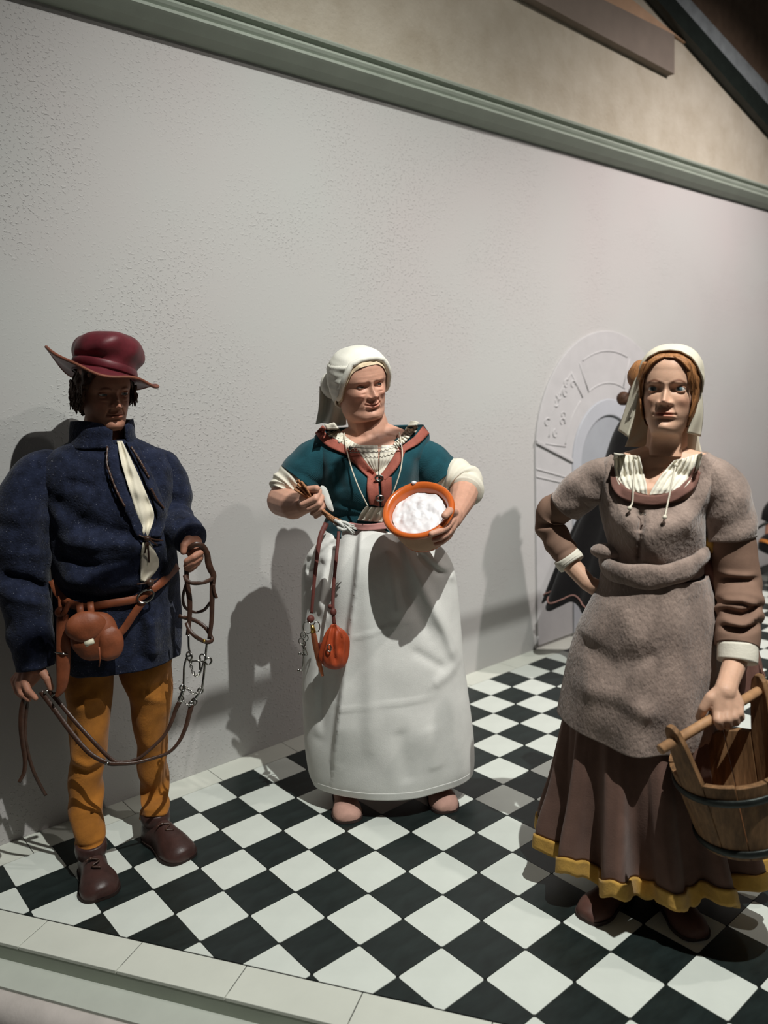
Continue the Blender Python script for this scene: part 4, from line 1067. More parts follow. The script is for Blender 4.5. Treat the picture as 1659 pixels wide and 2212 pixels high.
# skirts
ap = [(1128, 706, 884, .118, .11, 0), (1150, 698, 905, .135, .12, 0), (1185, 668, 948, .155, .135, 0), (1220, 655, 972, .17, .145, 0), (1270, 653, 984, .18, .155, 0), (1340, 653, 991, .19, .16, 0), (1420, 655, 998, .20, .17, 0), (1500, 656, 1008, .21, .175, 0), (1580, 660, 1018, .215, .18, 0), (1640, 668, 1021, .212, .18, 0), (1668, 680, 1018, .205, .178, 0)]
und = rows_loft(wo, [(r_[0], r_[1] + 9, r_[2] - 9, r_[3] - .02, r_[4] - .01, 0) for r_ in ap[:-1]] + [(1660, 692, 1020, .18, .17, 0)], 96, 60)
V, F = cap_loft(und, True, False); put('underskirt', V, F, M_under, rt)
def apf(t, s):
    return (.007 * np.sin(9 * t + 1) * np.clip(1 - s * 1.6, 0, 1) + .006 * np.sin(5 * t + .5) * s + .010 * np.exp(-((t - 2.75) / .2) ** 2) * s)
R_ = rows_loft(wo, ap, 160, 130, fold=apf, arc=(-35, 215))
V = np.vstack(R_); F = grid_faces(130, 160, False)
V = crease(wo, V, [([(782, 1150), (772, 1250), (752, 1400), (722, 1640)], .040, .06, 'step'), ([(730, 1150), (715, 1250), (700, 1400), (690, 1600)], -.020, .022), ([(705, 1200), (690, 1330)], .012, .02), ([(868, 1165), (905, 1250), (965, 1370), (990, 1440)], .020, .020), ([(880, 1155), (940, 1215), (990, 1265)], .024, .016), ([(905, 1200), (950, 1240), (985, 1255)], -.018, .014), ([(850, 1160), (880, 1280), (930, 1380)], -.012, .022), ([(780, 1160), (800, 1400), (800, 1600)], .010, .03), ([(840, 1180), (860, 1330)], .012, .02), ([(890, 1400), (960, 1450)], -.008, .014), ([(935, 1480), (990, 1450)], .007, .02), ([(930, 1560), (940, 1660)], .008, .03), ([(860, 1560), (880, 1680)], -.008, .03), ([(680, 1480), (690, 1600)], .010, .02), ([(655, 1215), (690, 1190), (720, 1165)], .022, .014), ([(660, 1250), (700, 1220)], -.014, .014), ([(700, 1250), (690, 1300), (705, 1350)], .010, .012), ([(890, 1335), (760, 1370)], .004, .006), ([(720, 1520), (950, 1500)], .004, .005)], .16)
V = wobble(V, .006, 7, 3.0)
apron = put('apron', V, F, M_apron, rt, solid=.004, off=0)
hem = [V[(130 - 9 + k) * 160:(130 - 9 + k + 1) * 160] for k in range(9)]
hv = np.vstack(hem) + wo.t * .0022; put('apron_hem', hv, grid_faces(9, 160, False), M_apron, apron, solid=.0015, off=0)
AT = bvh(V, F)
# bodice with a deep V neckline
def vneck(t, s):
    a = np.abs(np.angle(np.exp(1j * (t - np.pi / 2))))
    dr = .050 * np.clip(1 - (a / 1.15) ** 2, 0, 1) + .105 * np.clip(1 - a / .45, 0, 1)
    return -dr * (1 - s) ** 1.3
bo = rows_loft(wo, [(922, 690, 915, .085, .10, 0), (945, 676, 928, .105, .11, 0), (975, 680, 925, .140, .115, 0), (1005, 688, 918, .155, .11, 0), (1040, 692, 908, .155, .105, 0), (1080, 698, 896, .135, .10, 0), (1110, 703, 886, .118, .098, 0), (1150, 694, 900, .125, .105, 0)], 128, 60, zfun=vneck, fold=lambda t, s: .004 * np.sin(s * 40 + 4 * np.cos(t)) * np.clip((s - .5) * 2, 0, 1))
V = np.vstack(bo); Fb = grid_faces(60, 128, True)
V = crease(wo, V, [([(720, 1000), (740, 1060)], -.010, .018), ([(905, 990), (898, 1050)], -.012, .014), ([(735, 1090), (790, 1100)], -.008, .012), ([(860, 1060), (905, 1050)], .006, .012)], .12)
bod = put('bodice', V, Fb, M_green, rt, solid=.006, off=-1)
me = wb.data; bvv = np.array([v.co[:] for v in me.vertices]) + wo.o
WT = bvh(*join([(V, Fb), (bvv, [tuple(p.vertices) for p in me.polygons])]))
# short sleeves, rolled white shirt sleeves
sl = tube([wo.at(*p) for p in ((745, 985, 0), (706, 984, 0), (682, 998, 0), (662, 1017, 0), (647, 1036, .005))], [.05, .066, .074, .076, .075], 40, 40, fn=lambda s, t: .012 * np.sin(t * 20) * s + .02 * np.sin(s * 16 + 2 * t), up=wo.t, cap=False)
put('sleeve', *sl, M_green, bod, solid=.007)
sl = tube([wo.at(*p) for p in ((870, 985, 0), (902, 986, 0), (926, 1000, 0), (943, 1017, .005), (957, 1034, .01))], [.05, .062, .068, .070, .069], 40, 40, fn=lambda s, t: .02 * np.sin(s * 16 + 2 * t), up=wo.t, cap=False)
put('sleeve', *sl, M_green, bod, solid=.007)
sl = tube([wo.at(*p) for p in ((654, 1028, 0), (634, 1042, .005), (620, 1056, .01), (612, 1068, .02))], [.070, .070, .066, .058], 36, 40, fn=lambda s, t: .05 * np.sin(s * 24 + 1.2 * np.sin(t)), up=wo.t)
put('rolled_sleeve', wobble(sl[0], .006, 20, 2.), sl[1], M_chem, rt)
sl = tube([wo.at(*p) for p in ((952, 1026, .01), (975, 1030, .02), (994, 1038, .035), (1006, 1050, .055), (1004, 1062, .085))], [.066, .070, .070, .066, .060], 36, 50, fn=lambda s, t: .06 * np.sin(s * 22 + 1.2 * np.sin(t)), up=wo.t)
put('rolled_sleeve', wobble(sl[0], .006, 20, 5.), sl[1], M_chem, rt)
# chemise: gathered neckline and front panel
gath = lambda k: (lambda s, t: .004 * math.sin(s * k) + .002 * math.sin(s * k * 2.3 + t * 3))
for l, r_ in (([(700, 918), (722, 948), (752, 968), (772, 976)], [(722, 912), (740, 936), (762, 954), (778, 962)]), ([(905, 912), (890, 938), (872, 958), (858, 970)], [(888, 908), (872, 932), (860, 948), (850, 958)])):
    V, F = strip(wo, WT, l, r_, .010, 60, 6, .006, .10, wave=gath(60)); put('chemise', wobble(V, .003, 60, 1.), F, M_chem, rt)
V, F = strip(wo, WT, [(766, 962), (780, 985), (797, 1008), (814, 1030)], [(816, 962), (817, 985), (817, 1008), (817, 1030)], .007, 30, 14, .004, .12, wave=lambda s, t: .004 * math.sin(t * 26) * (1 - s)); put('chemise', V, F, M_chem, rt)
V, F = strip(wo, WT, [(824, 962), (820, 985), (819, 1008), (818, 1030)], [(862, 960), (850, 985), (835, 1008), (820, 1030)], .007, 30, 14, .004, .12, wave=lambda s, t: .004 * math.sin(t * 26) * (1 - s)); put('chemise', V, F, M_chem, rt)
for l, r_ in (([(680, 936), (704, 962), (738, 978), (752, 984)], [(697, 918), (716, 942), (744, 962), (762, 972)]), ([(928, 936), (905, 958), (880, 972), (866, 980)], [(914, 920), (896, 942), (876, 958), (862, 968)]),
              ([(750, 978), (768, 1004), (790, 1026), (806, 1040)], [(768, 966), (782, 988), (800, 1010), (816, 1028)]), ([(862, 962), (850, 986), (836, 1008), (820, 1028)], [(876, 974), (866, 998), (850, 1020), (832, 1038)])):
    V, F = strip(wo, WT, l, r_, .012, 40, 6, .008, .12); put('trim_band', V, F, M_pinkbr, bod)
V, F = strip(wo, WT, [(794, 1030), (793, 1060), (798, 1090)], [(817, 1032), (818, 1060), (820, 1094)], .012, 24, 6, .008, .13); put('placket', V, F, M_pinkbr, bod)
V, F = strip(wo, WT, [(821, 1032), (824, 1060), (824, 1094)], [(846, 1030), (846, 1060), (842, 1088)], .012, 24, 6, .008, .13); put('placket', V, F, M_pinkbr, bod)
for px, py in ((819, 1033), (820, 1076)):
    c = drape(wo, WT, px, py, .022, .13); V, F = ring_shape(c, wo.r, np.array([0, 0, 1.]), .013, .009, .0035, 16, 6); put('clasp', V, F, M_steel, bod)
for k, dy in ((0, 0), (1, 11)):
    P = [drape(wo, WT, x, y + dy, .022, .12) for x, y in ((756, 966), (790, 968 - k * 2), (830, 967 - k * 2), (866, 960))]; V, F = tube(P, [.0013] * 4, 5, sub=20); put('breast_chain', V, F, M_steel, bod)
for px, py in ((757, 969), (866, 963)):
    V, F = ball(drape(wo, WT, px, py, .022, .12), (.008, .006, .01), 10, 6); put('chain_pin', V, F, M_steel, bod)
cordp = [(744, 936), (746, 955), (752, 985), (762, 1020), (778, 1060), (795, 1094)]
cordq = [(862, 934), (866, 952), (869, 985), (864, 1020), (850, 1062), (836, 1094)]
for pl in (cordp, cordq):
    P = [drape(wo, WT, x, y, .026 if i else .012, .12) for i, (x, y) in enumerate(pl)]; V, F = tube(P, [.0024] * len(P), 7, sub=50); put('neck_cord', V, F, M_cord, rt)
V, F = strip(wo, WT, [(790, 1094), (780, 1108), (772, 1124)], [(834, 1097), (832, 1112), (828, 1128)], .006, 24, 30, .01, .13, wave=lambda s, t: .005 * math.sin(t * 26 + 2 * s)); put('gathered_tuck', V, F, M_chem, rt)
V, F = strip(wo, WT, [(745, 1128), (790, 1133), (840, 1128)], [(745, 1140), (790, 1146), (840, 1142)], .020, 30, 6, .012, .13); put('waistband', V, F, M_band, rt)
# shoes
for h_, t_ in (((742, 1716), (754, 1780)), ((938, 1704), (968, 1758))):
    a = on_floor(*h_)[:2]; b = on_floor(*t_)[:2]; a = b + (a - b) / np.linalg.norm(a - b) * .24
    shoe(wo.o, a, b, .105, .075, rt, M_pshoe, M_psole)

# ---- bowl of white paste
bc = wo.at(903, 1099, .305)
axb = wo.t * .64 + np.array([0, 0, .74]) - wo.r * .20; axb /= np.linalg.norm(axb)
e1 = wo.r - axb * (wo.r @ axb); e1 /= np.linalg.norm(e1); e2 = np.cross(axb, e1)
def turn(prof, n=72, cap0=False, cap1=False):
    t = np.linspace(0, 2 * np.pi, n, endpoint=False)
    return cap_loft([bc + axb * z + (np.cos(t) * r_)[:, None] * e1 + (np.sin(t) * r_)[:, None] * e2 for r_, z in prof], cap0, cap1)
bowl = root('bowl', wo.at(925, 1172, .26), 'glazed terracotta bowl filled with white paste, held by the woman', 'bowl')
V, F = turn([(.001, -.098), (.06, -.098), (.078, -.07), (.090, -.035), (.094, -.012), (.098, -.003), (.106, .004), (.114, .004), (.119, -.002), (.119, -.010), (.112, -.018), (.104, -.024), (.100, -.032)]); put('glazed_bowl', V, F, M_terra, bowl)
V, F = turn([(.101, -.030), (.100, -.050), (.094, -.085), (.084, -.118), (.078, -.128), (.070, -.132), (.001, -.132)]); put('clay_body', V, F, M_rawclay, bowl)
V, F = turn([(.0805, -.116), (.0825, -.124), (.078, -.132), (.05, -.134)]); put('foot_ring', V, F, M_terra, bowl)
pr_ = []
t = np.linspace(0, 2 * np.pi, 72, endpoint=False)
for r_ in np.linspace(.09, .002, 26):
    z = -.022 + .012 * (1 - (r_ / .09) ** 2) - .006
    q = bc + (np.cos(t) * r_)[:, None] * e1 + (np.sin(t) * r_)[:, None] * e2
    zz = np.array([z + .012 * abs(nz(p, 26, 1.)) + .005 * nz(p, 45, 4.) + .002 * nz(p, 110, 2.) for p in q]); pr_.append(q + zz[:, None] * axb)
V, F = cap_loft(pr_, False, True); put('paste', V, F, M_paste, bowl)
q = bc + axb * .006 + e2 * .11 * 0 + (math.cos(1.62) * e1 + math.sin(1.62) * e2) * .112
V, F = ball(q, (.010, .008, .006), 10, 6); put('paste_drip', V, F, M_paste, bowl)
# ---- whisk of twigs
wk = root('whisk', wo.at(700, 1120, .26), 'bundle of thin twigs used as a whisk, tips coated white, in the woman\'s fist', 'whisk')
rr = random.Random(11)
a0 = wo.at(646, 1046, .262); a1 = wo.at(680, 1083, .248); a2 = wo.at(706, 1112, .262); a3 = wo.at(758, 1146, .275)
for k in range(16):
    j = lambda s_: wo.r * rr.uniform(-s_, s_) + wo.t * rr.uniform(-s_, s_) + np.array([0, 0, rr.uniform(-s_, s_)])
    P = [a0 + j(.017), a1 + j(.006), a2 + j(.010), a2 * .5 + a3 * .5 + j(.010)]
    V, F = tube(P, [.0038, .0036, .0032, .0028], 6, sub=14); put('twig', V, F, M_twig, wk)
    P = [a2 * .62 + a3 * .38 + j(.009), a2 * .3 + a3 * .7 + j(.013), a3 + j(.020)]
    V, F = tube(P, [.0046, .0056, .0014], 6, sub=12); put('coated_tip', V, F, M_bristle, wk)
pap = [wo.at(692, 1052, .25), wo.at(700, 1060, .245), wo.at(712, 1092, .25), wo.at(720, 1105, .25)]
V, F = strap(pap, [.012, .022, .02, .006], .003, wo.t + wo.r * .4, 20); put('paper_wrap', V, F, M_bristle, wk)

# ---- things hanging at the waist
pz = root('purse', wo.at(722, 1442, .20), 'red leather drawstring purse hanging on a dark strap over the apron', 'purse')
pf = .232
V, F = tube([wo.at(732, 1148, .13), wo.at(727, 1200, .175), wo.at(721, 1260, .195), wo.at(719, 1310, .218), wo.at(722, 1348, .226)], np.array([[.006, .003]] * 5), 8, 40, up=wo.t); put('strap', V, F, M_cordr, pz)
V, F = ball(wo.at(720, 1322, .222), (.012, .010, .014), 12, 8); put('knot', V, F, M_cordr, pz)
V, F = ball(wo.at(713, 1310, .22), (.008, .007, .008), 10, 6); put('knot', V, F, M_cordr, pz)
c = wo.at(723, 1398, pf); th_ = np.linspace(0, 2 * np.pi, 48, endpoint=False); rg = []
for s_, w_ in ((-.078, .010), (-.072, .026), (-.055, .041), (-.03, .047), (0, .046), (.03, .041), (.055, .030), (.07, .016), (.08, .008)):
    k = 1 + .09 * np.sin(9 * th_) * (.3 + .7 * (s_ > -.05)) + .05 * np.sin(4 * th_ + 1)
    rg.append(c + (np.cos(th_) * w_ * k)[:, None] * wo.r + (np.sin(th_) * w_ * .6 * k)[:, None] * wo.t + np.array([0, 0, s_]) + wo.r * (.006 * math.sin(s_ * 40)))
V, F = cap_loft(crs(np.array(rg).reshape(len(rg), -1), 30).reshape(30, 48, 3)); V = crease(wo, V, [([(722, 1352), (718, 1390), (724, 1430)], -.016, .006), ([(738, 1372), (734, 1410)], -.010, .006)], pf + .02); put('purse_body', V, F, M_redl, pz)
cc = wo.at(711, 1400, pf + .034); V, F = ring_shape(cc, wo.r, np.array([0, 0, 1.]), .007, .012, .0022, 16, 6); put('clasp', V, F, M_steel, pz)
kb = root('key_bunch', wo.at(665, 1455, .18), 'bunch of small steel keys on rings hanging at the woman\'s hip', 'keys')
V, F = strap([wo.at(705, 1130, .08), wo.at(692, 1160, .12), wo.at(684, 1210, .15), wo.at(678, 1265, .165), wo.at(673, 1325, .18)], [.018, .016, .013, .011, .010], .004, wo.t, 50); put('strap', V, F, M_cordr, kb)
V, F = ball(wo.at(671, 1337, .185), (.014, .012, .014), 12, 8); put('knot', V, F, M_cordr, kb)
V, F = ring_shape(wo.at(664, 1356, .19), wo.r * .9 + wo.t * .4, np.array([0, 0, 1.]), .017, .021, .002, 20, 6); put('ring', V, F, M_steel, kb)
V, F = ring_shape(wo.at(684, 1354, .19), wo.r * .9 - wo.t * .4, np.array([0, 0, 1.]), .012, .018, .002, 20, 6); put('ring', V, F, M_steel, kb)
for bow, sh_, bit in (((651, 1385), (656, 1405), (653, 1448)), ((660, 1378), (659, 1398), (664, 1414)), ((655, 1372), (657, 1390), (656, 1412))):
    pts = [wo.at(*bow, .185), wo.at(*sh_, .188), wo.at(*bit, .185)]
    V, F = join([ring_shape(pts[0], wo.r, np.array([0, 0, 1.]), .009, .011, .002, 16, 6), tube([pts[0] - np.array([0, 0, .010]), pts[1], pts[2]], [.0024] * 3, 6, sub=12), tube([pts[2], pts[2] - wo.r * .012], [.003, .003], 6), ball(pts[2] - wo.r * .013, (.006, .004, .006), 8, 6), ball(pts[1], (.004, .004, .004), 8, 6)])
    put('key', V, F, M_steel, kb)
pn = root('needle_case', wo.at(696, 1462, .2), 'slim copper needle case hanging between the keys and the red purse', 'case')
V, F = tube([wo.at(676, 1362, .195), wo.at(680, 1385, .2), wo.at(688, 1425, .205), wo.at(697, 1460, .205)], [.008, .0105, .009, .005], 12, 24); put('case_body', V, F, M_copper, pn)
V, F = tube([wo.at(674, 1350, .195), wo.at(677, 1366, .196)], [.006, .010], 12); put('cap', V, F, M_brass, pn)
V, F = strap([wo.at(690, 1388, .2), wo.at(698, 1410, .2), wo.at(701, 1435, .2)], [.012, .018, .006], .004, wo.t, 14); put('leather_tab', V, F, M_cordr, pn)
# ------------------------------------------------------------------ maid with the bucket
M_taupe_w = mat('taupe_felted_wool', srgb(146, 128, 118), 0.97, 0.22, 14, 0.9, 130, sheen=0.3, spec=0.08, stretch=(1, 1, .55), bdist=0.004)
M_brown_l = mat('brown_sleeve_linen', srgb(132, 104, 88), 0.85, 0.06, 20, 0.15, 200)
M_skirt = mat('brown_skirt_wool', srgb(108, 82, 72), 0.92, 0.08, 20, 0.3, 200, sheen=0.15, spec=0.1)
M_yellow = mat('ochre_hem_band', srgb(190, 148, 70), 0.9, 0.1, 30, 0.5, 160, sheen=0.15)
M_dress = mat('rosebrown_dress', srgb(124, 88, 78), 0.85, 0.06, 30, 0.2, 160)
M_veil = mat('cream_veil', srgb(212, 204, 184), 0.8, 0.03, 20, 0.15, 180)
M_mhair = mat('auburn_hair', srgb(158, 108, 66), 0.55, 0.25, 70, 0.6, 150, stretch=(3, 3, .4), spec=0.35)
M_mshoe = mat('maroon_shoe', srgb(92, 62, 54), 0.6, 0.1, 30, 0.2, 150)
M_wood = mat('bucket_oak', srgb(124, 92, 62), 0.65, 0.28, 12, 0.35, 60, stretch=(6, 6, .8), spec=0.3)
M_woodi = mat('bucket_cut_wood', srgb(128, 82, 50), 0.7, 0.25, 20, 0.3, 80)
M_hoop = mat('iron_hoop', srgb(52, 56, 54), 0.45, 0.2, 30, 0.3, 90, metal=0.7)
M_rod = mat('handle_wood', srgb(176, 134, 96), 0.6, 0.12, 30, 0.2, 100)

md = Fig(1412, 1925)
rt = root('person', md.o, 'woman in taupe wool dress and cream veil carrying a wooden bucket, hand on hip', 'person')
hd = Head(0.222, md, 1447, 845, 0.02, yaw=-7, pitch=-3, roll=-3, wide=0.95, jowl=-0.05, nose=1.0, age=0.1, smile=-0.3, cheek=.9, lipc=(.86, .46, .44), browa=.95, gaze=(-.06, .02), brow=(.22, .13, .09), iris=(.10, .15, .17))
C_ = lambda *p: fc(md, *p)
pieces = C_((1442, 925, -.01, .052), (1440, 965, -.01, .054), (1432, 1000, -.02, .062)) + C_((1340, 1012, 0, .042), (1430, 1000, -.01, .06), (1518, 1012, 0, .042)) \
    + C_((1375, 1075, .02, .075), (1455, 1075, .02, .075)) + C_((1425, 1060, 0, .085), (1415, 1240, 0, .085)) \
    + C_((1290, 1055, 0, .036), (1184, 1114, -.03, .030), (1230, 1215, .0, .028), (1268, 1258, .02, .024), (1284, 1272, .02, .020)) + C_((1278, 1262, .02, .022), (1310, 1275, .03, .018)) \
    + C_((1560, 1065, 0, .036), (1595, 1240, -.01, .040), (1588, 1430, .13, .030), (1574, 1470, .195, .0265), (1566, 1495, .235, .027)) \
    + C_((1556, 1500, 0.240, .022), (1552, 1536, 0.260, .0165)) + C_((1566, 1498, 0.235, .022), (1570, 1532, 0.255, .0165)) + C_((1574, 1498, 0.230, .020), (1585, 1528, 0.245, .016)) + C_((1580, 1494, 0.225, .017), (1595, 1520, 0.235, .0145)) \
    + C_((1552, 1536, 0.260, .0145), (1551, 1556, 0.280, .0125), (1556, 1568, 0.270, .0115), (1561, 1560, 0.240, .010)) \
    + C_((1570, 1532, 0.255, .0145), (1570, 1553, 0.273, .0125), (1574, 1565, 0.263, .0115), (1577, 1556, 0.235, .010)) \
    + C_((1585, 1528, 0.245, .0140), (1585, 1549, 0.263, .0120), (1589, 1560, 0.253, .011), (1591, 1552, 0.225, .0095)) \
    + C_((1595, 1520, 0.235, .0130), (1597, 1541, 0.252, .0110), (1600, 1551, 0.243, .010), (1601, 1544, 0.215, .009)) \
    + C_((1556, 1496, 0.235, .020), (1535, 1508, 0.250, .0155), (1520, 1530, 0.255, .0125), (1511, 1550, 0.245, .0105))
mb = person_body(md, rt, hd, pieces, M_skin_maid, 0.003, ears=False, lids=(30, 22))
me = mb.data; mbv = np.array([v.co[:] for v in me.vertices]) + md.o; mbf = [tuple(p.vertices) for p in me.polygons]
# hair parted over the brow, bun and loose side locks
lo = lambda p: np.interp(np.abs(p), [0, .3, .55, .75, .92, 1.1, 1.4, 3.2], [.86, .85, .80, .70, .50, .20, .08, .05])
V1 = hd.shell(.024, lo, amp=.004, sc=60, seed=3.0)
ps = [V1]
rr = random.Random(9)
for k in range(70):
    sg = -1 if k % 2 else 1; p0 = sg * rr.uniform(.12, .5); pts = []
    for t_ in np.linspace(0, 1, 9):
        p = sg * (abs(p0) + (1.0 - abs(p0)) * min(1, t_ * 1.9) ** .8 + .12 * t_) * rr.uniform(.97, 1.06); h = .88 - .72 * t_ ** 1.2; x, y = hd.base(np.array([p]), np.array([h]), .032 + .008 * math.sin(t_ * 7 + k)); pts.append((x[0], y[0], h))
    ps.append(tube(hd.world(pts), np.linspace(.003, .0012, 9), 5, sub=20))
for k in range(8):
    sg = 1 if k < 5 else -1; pts = []
    for t_ in np.linspace(0, 1, 6):
        p = sg * (.55 + .28 * t_ + .03 * k); h = .82 - .36 * t_; x, y = hd.base(np.array([p]), np.array([h]), .02 + .01 * k % 3); pts.append((x[0], y[0], h))
    ps.append(tube(hd.world(pts), np.linspace(.0018, .0006, 6), 4, sub=14))
V, F = join(ps); hair = put('hair', V, F, M_mhair, rt)
V, F = ball(md.at(1388, 812, -.07), np.array([.034, .045, .044]), 20, 14); put('bun', wobble(V, .01, 30, 2.), F, M_mhair, hair)
# veil: band over the crown with two hanging flaps, and the cloth behind the neck
lo = lambda p: np.interp(np.abs(p), [0, .4, .8, 1.2, 1.8, 3.2], [.925, .91, .85, .70, .5, .42])
V, F = hd.shell(.045, lo, nph=140, nh=30, amp=.004, sc=25, seed=5.0); veil = put('veil', V, F, M_veil, rt, solid=.004, off=0)
def sheet(fig, left, right, fl, fr, nm, m_, par, m=30, n=12, th=.004, wv=.004):
    L1 = crs(left, m); R1 = crs(right, m); V = []
    for i in range(m):
        for j in range(n):
            t_ = j / (n - 1); x, y = L1[i] * (1 - t_) + R1[i] * t_; V.append(fig.at(x, y, fl * (1 - t_) + fr * t_ + wv * math.sin(t_ * 7 + i * .2)))
    return put(nm, np.array(V), grid_faces(m, n, False), m_, par, solid=th, off=0)
sheet(md, [(1392, 790), (1368, 830), (1352, 880), (1336, 930)], [(1400, 785), (1386, 830), (1372, 890), (1356, 944)], .015, .055, 'veil_flap', M_veil, veil)
sheet(md, [(1492, 795), (1500, 830), (1496, 890), (1484, 935)], [(1498, 790), (1512, 835), (1518, 890), (1513, 943)], .05, -.02, 'veil_flap', M_veil, veil)
sheet(md, [(1380, 840), (1362, 930), (1350, 965)], [(1420, 840), (1412, 935), (1404, 965)], -.05, -.06, 'neck_cloth', M_veil, veil)
sheet(md, [(1470, 850), (1472, 930), (1478, 965)], [(1500, 850), (1508, 935), (1516, 980)], -.06, -.05, 'neck_cloth', M_veil, veil)

# skirt with deep pleats and its yellow hem
rows = [(1250, 1320, 1515, .11, .11, 0), (1350, 1275, 1535, .14, .14, 0), (1450, 1245, 1550, .155, .165, 0), (1550, 1222, 1566, .17, .18, 0), (1650, 1210, 1588, .19, .19, 0), (1720, 1204, 1602, .20, .2, 0), (1780, 1196, 1620, .205, .21, 0), (1848, 1190, 1640, .21, .22, 0)]
def pleat(t, s):
    w_ = np.cos(13 * t + .9 + .5 * np.sin(2 * t)) ; w_ = np.sign(w_) * np.abs(w_) ** .6
    return .050 * w_ * np.clip((s - .38) * 1.9, 0, 1) + .006 * np.sin(29 * t) * s
R_ = rows_loft(md, rows, 300, 90, fold=pleat, zfun=lambda t, s: .026 * np.sin(13 * t + 2.4) * s ** 4)
V = np.vstack(R_); F = grid_faces(90, 300, True); V = wobble(V, .006, 6, 8.0)
sk = put('skirt', V[:85 * 300], grid_faces(85, 300, True), M_skirt, rt, solid=.004, off=-1)
hemv = np.vstack([V[(90 - 6 + k) * 300:(90 - 5 + k) * 300] for k in range(6)]); ctr = hemv.mean(0); dr = hemv - ctr; dr[:, 2] = 0; dr /= np.linalg.norm(dr, axis=1)[:, None]
low = hemv[-300:] + np.array([0, 0, -.010]); hemv = np.vstack([hemv, low])
put('hem_band', wobble(hemv, .0015, 60, 1.), grid_faces(7, 300, True), M_yellow, sk, solid=.013, off=0)
# wool apron front and bodice
ar = [(1236, 1298, 1530, .150, .13, 0), (1262, 1292, 1536, .155, .135, 0), (1300, 1274, 1546, .17, .15, 0), (1350, 1250, 1552, .185, .16, 0), (1410, 1232, 1556, .20, .17, 0), (1470, 1220, 1556, .208, .175, 0), (1520, 1212, 1552, .212, .178, 0), (1545, 1209, 1546, .212, .178, 0)]
R_ = rows_loft(md, ar, 130, 90, arc=(-12, 200), fold=lambda t, s: .008 * np.sin(5 * t + .4) * s + .004 * np.sin(9 * t) * s, zfun=lambda t, s: s ** 3 * (.028 * np.cos(t - 2.9) - .03 * np.clip(np.sin(t - .25), 0, 1)))
V = np.vstack(R_)
V = crease(md, V, [([(1240, 1400), (1330, 1440), (1420, 1400)], -.014, .03), ([(1250, 1490), (1340, 1500), (1420, 1540)], .014, .03), ([(1330, 1300), (1400, 1420)], .010, .04), ([(1490, 1300), (1520, 1480)], -.010, .03), ([(1290, 1300), (1260, 1400)], .008, .03)], .18)
V = wobble(V, .008, 9, 1.0)
ap_ = put('apron', V, grid_faces(90, 130, False), M_taupe_w, rt, solid=.009, off=-1)
def scoop(t, s):
    a = np.abs(np.angle(np.exp(1j * (t - np.pi / 2)))); return -(.128 * np.clip(1 - (a / 1.0) ** 2, 0, 1) ** .7) * (1 - s) ** 1.4
br_ = [(980, 1318, 1532, .082, .09, 0), (998, 1298, 1552, .095, .10, 0), (1030, 1292, 1556, .118, .105, 0), (1065, 1292, 1545, .138, .105, 0), (1100, 1297, 1530, .146, .10, 0), (1140, 1306, 1524, .140, .10, 0), (1175, 1314, 1522, .128, .10, 0), (1205, 1318, 1520, .120, .10, 0), (1235, 1312, 1522, .122, .105, 0)]
R_ = rows_loft(md, br_, 130, 70, zfun=scoop, fold=lambda t, s: .003 * np.sin(5 * t + 9 * s))
V = np.vstack(R_); V = crease(md, V, [([(1383, 1105), (1386, 1130), (1382, 1150)], -.030, .008), ([(1384, 1150), (1378, 1215)], -.022, .006), ([(1310, 1090), (1345, 1130)], -.008, .02), ([(1500, 1080), (1525, 1140)], -.010, .018), ([(1335, 1120), (1375, 1120)], .008, .02), ([(1420, 1130), (1500, 1140)], .008, .03)], .13)
V = wobble(V, .005, 14, 6.0); Fm = grid_faces(70, 130, True)
mbod = put('bodice', V, Fm, M_taupe_w, rt, solid=.009, off=-1)
MT = bvh(*join([(V, Fm), (mbv, mbf)])); BT = bvh(mbv, mbf)
V, F = tube([md.at(x, y, f) for x, y, f in ((1302, 1212, .0), (1312, 1225, .07), (1340, 1238, .125), (1390, 1246, .15), (1440, 1242, .148), (1490, 1226, .115), (1520, 1202, .06), (1528, 1195, .0))], np.array([[.012, .022], [.016, .026], [.016, .030], [.016, .032], [.016, .031], [.016, .028], [.014, .022], [.010, .016]]), 18, 60, up=(0, 0, 1), fn=lambda s, t: .06 * np.sin(s * 25 + 2 * t))
put('waist_roll', wobble(V, .006, 16, 3.), F, M_taupe_w, rt)
# rolled second fold at image-left of the waist
V, F = ball(md.at(1310, 1192, .05), (.03, .05, .024), 16, 10); put('waist_roll', wobble(V, .006, 18, 2.), F, M_taupe_w, rt)
# inner dress, chemise and ties
V, F = strip(md, MT, [(1318, 1020), (1322, 1052), (1345, 1078), (1398, 1092), (1450, 1086), (1498, 1056), (1514, 1022)], [(1328, 1006), (1336, 1036), (1360, 1058), (1400, 1070), (1446, 1064), (1484, 1036), (1500, 1008)], .017, 50, 6, .012, .10); put('inner_dress', V, F, M_dress, rt)
V, F = strip(md, MT, [(1326, 978), (1326, 1010), (1332, 1040), (1345, 1056)], [(1382, 985), (1388, 1010), (1396, 1045), (1399, 1070)], .013, 40, 30, .005, .10, wave=lambda s, t: .006 * math.sin(t * 34) * (1 - s * .7) + .004 * (1 - s)); put('chemise', wobble(V, .003, 40, 2.), F, M_chem, rt)
V, F = strip(md, MT, [(1456, 995), (1440, 1012), (1418, 1040), (1402, 1070)], [(1518, 978), (1510, 1010), (1490, 1042), (1468, 1064)], .013, 40, 30, .005, .10, wave=lambda s, t: .006 * math.sin(t * 34) * (1 - s * .7) + .004 * (1 - s)); put('chemise', wobble(V, .003, 40, 4.), F, M_chem, rt)
